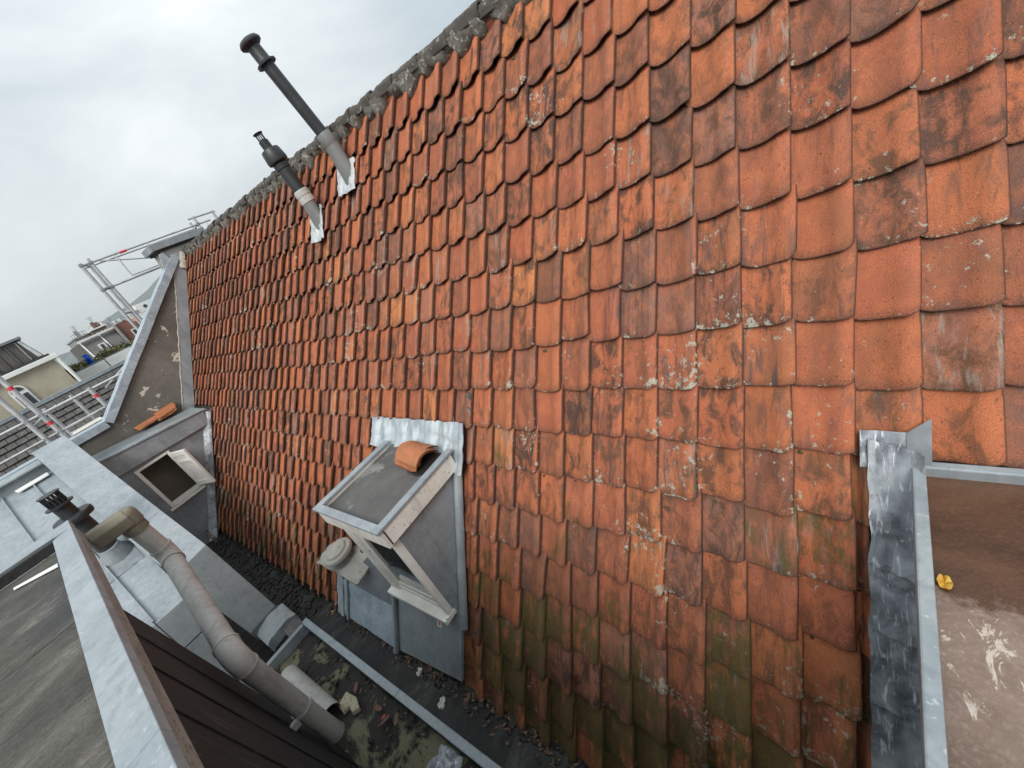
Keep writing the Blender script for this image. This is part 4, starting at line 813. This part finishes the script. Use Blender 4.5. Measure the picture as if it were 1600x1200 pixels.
for k, (x, y, lab) in enumerate(((0.03, 3.55, 'brown leaf standing alone near the zinc rim of the gutter'), (0.02, 3.18, 'upper reddish leaf of the three under the gutter rim'), (-0.01, 3.04, 'middle reddish leaf of the three under the gutter rim'), (0.045, 2.94, 'lower reddish leaf of the three under the gutter rim'))):
    leaf(x, y, -3.43, 0.05, 0.8 + k, lab)
leaf(0.43, 2.42, -3.435, 0.055, 0.3, 'tan leaf on the black ledge below the window dormer'); leaf(0.40, 4.55, -3.43, 0.05, 1.9, 'yellowish leaf at the far end of the black ledge', 'leaf_yellow')
leaf(0.49, 2.95, -3.425, 0.07, 1.0, 'orange brown leaf below the dormer apron')
for k, (x, y, s_, lab) in enumerate(((0.395, 2.98, 0.026, 'white plaster lump on the ledge below the dormer sticker'), (0.51, 2.92, 0.024, 'white plaster lump against the foot of the dormer apron'), (0.305, 2.60, 0.032, 'broken white plaster lump out on the open black ledge'))):
    o = MB().blob((x, y, -3.41), (s_, s_ * 0.8, s_ * 0.7), k + 3, 3, 0.9).blob((x + s_ * 0.8, y + 0.02, -3.415), s_ * 0.6, k + 9, 2, 0.8).build('plaster_lump', 'plaster', smooth=50); recenter(o); tag(o, lab, 'plaster lump', 'plaster lumps on the ledge')
o = MB().prism([(-0.16, 3.60, -3.47), (-0.05, 3.62, -3.47), (-0.03, 3.47, -3.47), (-0.07, 3.36, -3.47), (-0.13, 3.40, -3.47), (-0.11, 3.48, -3.47), (-0.17, 3.50, -3.47)], (0.012, 0.01, 0.04)).build('broken_stone', 'sandstone', bevel=0.008); recenter(o)
tag(o, 'pale sandy broken stone lying in the gutter dirt', 'stone')
def fn(u, v):
    a = R(-20 + 230 * v); r = 0.085; y = 4.42 - 0.85 * u; return Vector((-0.235 + 0.02 * u - math.cos(a) * r, y, -3.40 + math.sin(a) * r))
o = MB().sheet(fn, 4, 20, (0, 0, 0.006)).build('pipe_offcut', 'pvc', smooth=50); recenter(o); tag(o, 'cut length of grey pipe lying in the gutter behind the drain pipe', 'pipe')
o = MB().blob((0.02, 2.33, -3.455), (0.09, 0.12, 0.035), 12, 3, 0.8).build('crumpled_lead', 'lead', smooth=50); recenter(o); tag(o, 'crumpled grey lead scrap in the gutter at the bottom edge', 'lead scrap')
o = MB().box(-0.02, 0.02, 3.06, 3.075, -3.44, -3.42).build('red_scrap', 'red', bevel=0.003); recenter(o); tag(o, 'tiny red plastic scrap among the leaves in the gutter', 'scrap')
def fn(u, v):
    a = 2 * math.pi * u; b = 2 * math.pi * v; return Vector((0.30, 8.5, -3.35)) + Vector((math.cos(a) * 0.02, 1, 0)) * 0 + Vector((0.03 * math.cos(b) * math.cos(a), (0.14 + 0.018 * math.cos(b)) * math.cos(a), (0.14 + 0.018 * math.cos(b)) * math.sin(a)))
o = MB().sheet(fn, 28, 8, (0, 0, 0.0)).build('pipe_ring', 'pvc', smooth=60); recenter(o); tag(o, 'grey plastic ring in the dark gutter below the far dormer', 'ring')

# ------------------------------------------------------------------ neighbour: dark tiled roof beyond the wall
nr = thing('tiled_roof', 'dark grey concrete tiled roof facing us behind the scaffold rails', 'roof', (0, 15, -4))
ry, rzz, ey, ez = 17.0, -0.63, 12.9, -3.82
MB().prism([(-9, ry, rzz - 0.05), (-9, ey, ez - 0.05), (-9, ey, ez - 0.3), (-9, ry + 0.1, rzz - 0.35)], (15, 0, 0)).build('roof_deck', 'underlay', nr)
dn = Vector((0, ey - ry, ez - rzz)); Ls = dn.length; dn.normalize(); nn = Vector((0, dn.z, -dn.y)); nn = nn if nn.z > 0 else -nn; tf = MB(); rt = random.Random(3)
for r0 in range(int(Ls / 0.23)):
    for c0 in range(72):
        x0 = -9 + c0 * 0.205 + (0.10 if r0 % 2 else 0); s0 = 0.06 + r0 * 0.23; o = Vector((x0, ry, rzz)) + dn * s0
        up = 0.012 * rt.random(); q = [o + nn * 0.01, o + Vector((0.193, 0, 0)) + nn * 0.01, o + Vector((0.193, 0, 0)) + dn * 0.245 + nn * (0.05 + up), o + dn * (0.245 + 0.01 * rt.random()) + nn * (0.05 + up)]
        tf.prism(q, -nn * 0.022)
tf.build('tile_field', 'dark_tile', nr, kind='stuff')
MB().box(-9, 6, 16.93, 17.10, -0.63, -0.535).build('ridge_cap', 'zinc', nr); MB().box(-9, 6, 17.11, 17.35, -0.68, -0.57).build('ridge_gutter', 'alu', nr)
MB().box(-9, 6, 17.02, 21.5, -6, -0.70).build('wall', 'stone_grey', nr)
struct(MB().box(-9, 6, 10.3, 13.2, -6, -3.4).build('terrace_floor', 'felt_black'))
tag(recenter(MB().box(0.15, 0.62, 11.9, 12.3, -1.62, -1.20).box(0.12, 0.65, 11.87, 12.33, -1.20, -1.16).build('pale_chimney', 'cream_paint', bevel=0.02)), 'low pale cream block behind the scaffold rails by the coping bend', 'chimney')
MB().box(0.2, 0.57, 11.95, 12.25, -3.4, -1.62).build('shaft', 'cream_paint', bpy.data.objects['pale_chimney'])

# ------------------------------------------------------------------ scaffolds
def scaffold(name, lab, tubes, loc):
    t = thing(name, lab, 'scaffold', loc)
    for nm, a, b, r, mt in tubes: MB().tube([a, b], r * 0.92, 10).build(nm, mt, t, smooth=40)
    return t
S = []
for x, y, zt in ((0.02, 12.0, 0.35), (-0.20, 12.0, 0.35), (0.58, 12.7, -0.55), (0.84, 12.0, -0.55), (0.12, 12.7, -0.55), (-1.6, 12.0, 0.3), (2.2, 12.7, -0.5)):
    S.append(('post', (x, y, -3.4), (x, y, zt), 0.046 if y < 12.5 else 0.036, 'alu'))
for z, y in ((-0.595, 12.0), (-1.02, 12.0), (-0.62, 12.7), (-1.35, 12.0)): S.append(('rail', (-3.5, y, z), (2.6, y, z), 0.024, 'alu'))
S += [('brace', (-0.2, 12.0, -0.72), (0.30, 12.7, -0.60), 0.02, 'alu'), ('brace', (1.05, 12.0, -0.70), (2.3, 12.7, -0.25), 0.024, 'alu'), ('rail', (-0.2, 12.02, -0.60), (-0.2, 12.72, -0.60), 0.02, 'alu'), ('rail', (0.84, 12.02, -0.80), (0.84, 12.72, -0.80), 0.02, 'alu')]
sc1 = scaffold('scaffold', 'silver tube scaffold guard rails in front of the dark tiled roof', S, (0, 12.2, -3.4))
for (x, y, z) in ((0.02, 12.0, 0.03), (0.02, 12.0, -0.80), (0.84, 12.0, -0.75)): MB().tube([(x, y, z - 0.035), (x, y, z + 0.035)], 0.0445, 10).build('red_band', 'red', sc1, smooth=40)
for (x, y, z) in ((0.02, 12.0, -0.595), (-0.2, 12.0, -0.595), (0.02, 12.0, -1.02), (-0.2, 12.0, -1.02), (0.84, 12.0, -1.02)): MB().box(x - 0.036, x + 0.036, y - 0.04, y + 0.04, z - 0.03, z + 0.03).build('coupler', 'zinc_grey', sc1, bevel=0.008)
S = []
for x, y in ((2.22, 11.25), (2.30, 11.95), (4.32, 11.25), (4.75, 11.25), (4.45, 11.95)): S.append(('post', (x, y, -2.5), (x, y, 1.50 if x < 4 else 1.62), 0.030, 'steel'))
S += [('ladder_rail', (2.06, 11.25, -2.5), (2.06, 11.25, 1.46), 0.036, 'steel')]
S += [('rail', (2.06, 11.25, 1.42), (4.6, 11.25, 1.46), 0.022, 'steel'), ('rail', (4.2, 11.25, 1.60), (4.8, 11.25, 1.60), 0.022, 'steel'), ('rail', (2.06, 11.25, 0.92), (4.4, 11.25, 0.95), 0.022, 'steel'), ('rail', (2.22, 11.95, 1.45), (4.5, 11.95, 1.48), 0.020, 'steel'),
      ('rail', (2.06, 11.25, 1.44), (2.30, 11.95, 1.46), 0.02, 'steel'), ('rail', (4.32, 11.25, 1.46), (4.45, 11.95, 1.47), 0.02, 'steel'), ('brace', (2.35, 11.25, 1.40), (3.7, 11.25, 0.97), 0.017, 'alu'), ('brace', (4.3, 11.25, 0.98), (4.5, 11.25, 1.42), 0.017, 'alu')]
S += [('transom', (2.06, 11.24, 0.92), (2.24, 11.24, 0.92), 0.03, 'zinc_dark'), ('transom', (2.06, 11.24, 0.40), (2.35, 11.9, 0.40), 0.03, 'steel')]
for a, b in (((2.62, 11.22, 1.40), (2.62, 11.22, 0.98)), ((2.62, 11.22, 0.98), (3.22, 11.22, 0.98)), ((3.22, 11.22, 0.98), (3.22, 11.22, 1.42))): S.append(('gate_bar', a, b, 0.015, 'alu'))
sc2 = scaffold('scaffold', 'silver tube scaffold rising behind the zinc capped chimney against the sky', S, (3, 11.5, -2.5))
MB().tube([(2.72, 11.25, 1.424), (2.84, 11.25, 1.426)], 0.025, 10).build('red_band', 'red', sc2)
for x, z in ((2.06, 1.42), (2.22, 1.42), (2.06, 0.92), (2.22, 0.92), (4.32, 1.46)): MB().box(x - 0.032, x + 0.032, 11.21, 11.29, z - 0.028, z + 0.028).build('coupler', 'zinc_grey', sc2, bevel=0.008)

# ------------------------------------------------------------------ beige house with arched window, ribbed box behind
bh = thing('stucco_house', 'beige stucco house wall with white cornice and arched white window', 'building', (-2, 24, -13))
MB().box(-8, 1.43, 22.0, 27, -13, 0.34).build('wall', 'stucco', bh)
MB().box(-8.2, 1.60, 21.82, 27, 0.341, 0.50).build('cornice', 'clean_white', bh, bevel=0.02)
MB().tube([(1.53, 21.9, 0.36), (1.53, 21.9, -6)], 0.06, 10).build('downpipe', 'clean_white', bh, smooth=40)
wx, wz = 0.10, -0.13
def arch(w, h, r, y, d):
    pts = [(wx - w, y, wz - h), (wx + w, y, wz - h), (wx + w, y, wz)] + [(wx + math.cos(R(k * 15)) * w, y, wz + math.sin(R(k * 15)) * r) for k in range(1, 12)] + [(wx - w, y, wz)]
    return MB().prism(pts, (0, d, 0))
wnd = arch(0.22, 1.1, 0.22, 21.93, 0.06).build('window', 'clean_white', bh)
for x0, x1, z0, z1 in ((wx + 0.03, wx + 0.16, wz - 1.0, wz - 0.12), (wx - 0.16, wx - 0.02, wz - 1.0, wz - 0.12)):
    MB().box(x0, x1, 21.905, 21.925, z0, z1).build('pane', 'far_glass', wnd).matrix_parent_inverse = Matrix.Identity(4)
pts = [(wx + math.cos(R(k * 15)) * 0.16, 21.905, wz + 0.0 + math.sin(R(k * 15)) * 0.16) for k in range(0, 13)]
MB().prism(pts, (0, 0.02, 0)).build('pane', 'far_glass', wnd).matrix_parent_inverse = Matrix.Identity(4)
rbx = thing('ribbed_roof_box', 'dark ribbed metal rooftop box behind the white cornice', 'building', (-2, 24, 0.5))
MB().prism([(-8, 23.0, 0.50), (1.42, 23.0, 0.50), (1.20, 23.0, 1.36), (-8, 23.0, 1.44)], (0, 3, 0)).build('body', 'dark_metal_roof', rbx)
for k in range(26):
    x = 1.05 - k * 0.3; MB().box(x - 0.02, x + 0.02, 22.95, 22.998, 0.62, 1.32).build('rib', 'dark_metal_roof' if k % 5 else 'stone_grey', rbx)
MB().prism([(1.24, 22.9, 0.62), (1.36, 22.9, 0.62), (1.19, 22.9, 1.32), (1.11, 22.9, 1.32)], (0, 0.08, 0)).build('corner_trim', 'alu', rbx)
MB().box(-8.1, 1.5, 22.8, 26.2, 0.502, 0.60).build('base_band', 'black_plastic', rbx); MB().box(-8.1, 1.28, 22.85, 26.1, 1.38, 1.46).build('top_band', 'zinc_dark', rbx)

# ------------------------------------------------------------------ roof terrace with planting
tr = thing('terrace_parapet', 'white panelled terrace parapet beyond the dark roof ridge', 'parapet', (4, 24.3, -2))
for k in range(8):
    x0 = 1.75 + k * 1.02; MB().box(x0, x0 + 0.98, 24.0, 24.12, -1.6, -0.42 + 0.01 * (k % 2)).build('panel', 'clean_white', tr, bevel=0.01)
MB().box(1.7, 10, 24.02, 24.10, -1.7, -1.605).build('rail', 'zinc_dark', tr); MB().box(1.7, 10, 24.11, 24.17, -0.40, -0.36).build('cap_rail', 'zinc_dark', tr)
struct(MB().box(1.45, 12, 24.18, 30, -4, -1.0).build('terrace_floor', 'stone_grey'))
def shrub(cx, cy, cz, r, seed, lab):
    t = thing('shrub', lab, 'shrub', (cx, cy, cz), 'shrubs on the far roof terrace'); rs = random.Random(seed); mb = MB()
    for k in range(420):
        d = Vector((rs.gauss(0, 1), rs.gauss(0, 1), rs.gauss(0, 1))); d.normalize(); rad = r * (0.45 + 0.6 * rs.random()) * (0.85 + 0.4 * noise.noise(d * 1.8 + Vector((seed, 0, 0))))
        p_ = Vector((cx, cy, cz + r * 0.55)) + Vector((d.x * rad * 1.2, d.y * rad, d.z * rad * 0.75)); u = Vector((rs.gauss(0, 1), rs.gauss(0, 1), rs.gauss(0, 1))).normalized(); w = d.cross(u).normalized(); s_ = rs.uniform(0.035, 0.075)
        mb.add([p_ - u * s_, p_ + w * s_ * 0.6, p_ + u * s_, p_ - w * s_ * 0.6], [(0, 1, 2, 3)])
    mb.build('crown', 'foliage', t)
    st_ = MB()
    for k in range(5): st_.tube([(cx + rs.uniform(-.05, .05), cy, cz - 0.35), (cx + rs.uniform(-r, r) * 0.6, cy + rs.uniform(-r, r) * 0.5, cz + r * rs.uniform(0.6, 1.3))], 0.012, 5)
    st_.build('stem', 'twig', t)
labs = ['shrub at the end of the terrace by the beige house', 'brownish shrub just before the blue tarp', 'olive shrub just beyond the blue tarp', 'middle olive shrub behind the white parapet', 'dense olive shrub left of the slate house front', 'last shrub of the row beside the brick gable']
for k, (x, y, r) in enumerate(((1.75, 25.2, 0.36), (2.05, 24.9, 0.40), (2.85, 24.9, 0.36), (3.25, 25.1, 0.40), (3.65, 25.0, 0.36), (4.25, 24.9, 0.30))): shrub(x, y, -0.58, r * 1.1, k + 1, labs[k])
for k, (x, y) in enumerate(((1.75, 25.2), (2.05, 24.9), (2.85, 24.9), (3.25, 25.1), (3.65, 25.0), (4.25, 24.9))):
    pass
def fn(u, v):
    return Vector((2.42 + 0.22 * (v - 0.5) + 0.10 * noise.noise(Vector((u * 4, v * 3, 0))), 24.75 + 0.2 * noise.noise(Vector((u * 3, v * 5, 2))), 0.05 - 0.85 * u + 0.06 * noise.noise(Vector((u * 3, v * 7, 5)))))
o = MB().sheet(fn, 14, 10, (0, 0.01, 0)).build('blue_tarp', 'blue', smooth=40); recenter(o); tag(o, 'crumpled bright blue tarp hanging among the terrace shrubs', 'tarp')

# ------------------------------------------------------------------ houses of the town beyond
def windows(t, lst, y, frame='clean_white'):
    for x0, x1, z0, z1 in lst:
        w = MB().box(x0, x1, y - 0.10, y - 0.002, z0, z1).build('window', frame, t); k = 0.18 * (x1 - x0)
        MB().box(x0 + k, x1 - k, y - 0.12, y - 0.102, z0 + k, z1 - k).build('pane', 'far_glass', w).matrix_parent_inverse = Matrix.Identity(4)
sh_ = thing('slate_house', 'house with grey slate mansard roof and white roof trim beyond the terrace', 'house', (6.3, 48, -13))
MB().box(4.75, 7.1, 45.2, 52, -13, -0.9).build('wall', 'brick_brown', sh_)
MB().prism([(4.75, 45.0, -0.9), (4.75, 46.0, 0.95), (4.75, 51.2, 0.95), (4.75, 52.2, -0.9)], (2.35, 0, 0)).build('mansard_roof', 'slate', sh_)
MB().prism([(4.45, 45.1, -0.92), (4.75, 45.0, -0.9), (4.85, 46.0, 0.94), (4.60, 46.0, 0.90)], (0, 6, 0)).build('side_roof', 'dark_tile', sh_)
MB().box(4.70, 7.15, 45.80, 45.55, 0.96, 1.10).build('roof_trim', 'clean_white', sh_)
for x in (4.80, 6.10): MB().prism([(x, 44.93, -0.88), (x + 0.09, 44.93, -0.88), (x + 0.09, 45.93, 0.96), (x, 45.93, 0.96)], (0, 0.06, 0)).build('roof_rib', 'clean_white', sh_)
dm = MB().prism([(5.55, 45.15, 0.35), (5.95, 45.15, 0.35), (5.95, 45.15, -0.35), (5.55, 45.15, -0.35)], (0, 1.0, 0)).build('roof_window', 'clean_white', sh_); MB().box(5.62, 5.80, 45.10, 45.14, -0.25, 0.28).build('pane', 'far_glass', dm).matrix_parent_inverse = Matrix.Identity(4)
bg = thing('brick_house', 'dark brick gable house with one white framed window beside the slate house', 'house', (8.9, 47, -13))
MB().prism([(7.16, 45.3, -13), (9.0, 45.3, -13), (9.0, 45.3, 0.4), (8.0, 45.3, 1.2), (7.16, 45.3, 1.12)], (0, 6, 0)).build('wall', 'brick', bg)
MB().prism([(7.11, 45.1, -0.9), (7.26, 45.1, -0.9), (7.28, 45.1, 1.2), (7.16, 45.1, 1.2)], (0, 0.5, 0)).build('corner_trim', 'stone_grey', bg)
windows(bg, [(7.85, 8.25, -0.35, 0.35)], 45.3); MB().box(7.75, 8.5, 44.9, 45.29, -0.62, -0.52).build('sill', 'clean_white', bg)
rr = thing('red_roof_house', 'house with orange red roof and white dormers half hidden by the coping', 'house', (10.6, 50, -13))
MB().box(9.4, 14, 50, 56, -13, 0.3).build('wall', 'stone_grey', rr); MB().prism([(9.4, 49.8, 0.3), (9.4, 53, 1.25), (9.4, 56.2, 0.3)], (4.6, 0, 0)).build('roof', 'red_roof', rr)
windows(rr, [(9.7, 10.3, -0.5, 0.15), (10.8, 11.4, -0.5, 0.15)], 50)
MB().box(9.9, 10.5, 49.9, 51, 0.6, 1.2).build('roof_dormer', 'clean_white', rr)
wb = thing('white_apartment_block', 'white apartment block with dark round openings under its roof line', 'building', (16, 72, -13))
MB().box(14.2, 24, 70, 78, -13, 2.9).build('wall', 'clean_white', wb); MB().box(14.0, 24.2, 69.7, 78, 1.2, 1.8).build('dark_band', 'black_plastic', wb)
for x in (15.2, 16.6, 18.0): MB().tube([(x, 69.95, 2.35), (x, 70.1, 2.35)], 0.22, 14).build('round_window', 'far_glass', wb)
rc = random.Random(11)
desc = ['grey rooftop with glass penthouse on the skyline by the slate trim', 'dark brick rooftop with a white chimney stack on the skyline', 'low grey rooftop with railings behind the slate house', 'long grey rooftop with a row of chimneys behind the slate house', 'dark rooftop under the hills left of the scaffold posts', 'pale rooftop under the hills between the scaffold posts']
for k, (x0, x1, y, zt, mt) in enumerate(((6.0, 7.2, 58, 2.15, 'stone_grey'), (7.25, 8.4, 56, 2.2, 'brick_brown'), (8.5, 10.6, 60, 1.75, 'slate'), (10.6, 13.4, 64, 2.0, 'stone_grey'), (13.2, 16.0, 75, 2.2, 'brick_brown'), (16.2, 20.5, 88, 3.0, 'stone_grey'))):
    t = thing('town_house', desc[k], 'house', ((x0 + x1) / 2, y + 3, -13), 'roofs on the skyline')
    MB().box(x0, x1, y, y + 7, -13, zt - 0.5).build('wall', mt, t); MB().box(x0 - 0.08, x1 + 0.08, y - 0.1, y + 7.1, zt - 0.498, zt - 0.38).build('roof', 'clean_white' if k % 2 else 'zinc_grey', t)
    for m in range(4):
        x = x0 + (x1 - x0) * (0.12 + 0.24 * m); MB().box(x, x + 0.22, y + 0.5, y + 0.9, zt - 0.379, zt + rc.uniform(-0.05, 0.3)).build('chimney', rc.choice(['brick', 'stone_grey', 'clean_white']), t)
    for m in range(7): MB().box(x0 + (x1 - x0) * m / 6.5, x0 + (x1 - x0) * m / 6.5 + 0.03, y, y + 0.03, zt - 0.379, zt - 0.08).build('baluster', 'zinc_dark', t)
    MB().box(x0, x1, y, y + 0.035, zt - 0.078, zt - 0.045).build('railing', 'zinc_dark', t)
    an = MB(); ax_ = x0 + (x1 - x0) * 0.62; an.tube([(ax_, y + 1, zt - 0.379), (ax_, y + 1, zt + 0.75)], 0.02, 6)
    for m in range(4): an.tube([(ax_ - 0.25 + 0.03 * m, y + 1, zt + 0.70 - 0.12 * m), (ax_ + 0.25 - 0.03 * m, y + 1, zt + 0.70 - 0.12 * m)], 0.012, 5)
    an.build('aerial', 'zinc_dark', t)
    windows(t, [(x0 + (x1 - x0) * (0.15 + 0.3 * m), x0 + (x1 - x0) * (0.30 + 0.3 * m), zt - 1.7, zt - 0.8) for m in range(3)], y)
bpy.context.view_layer.update()
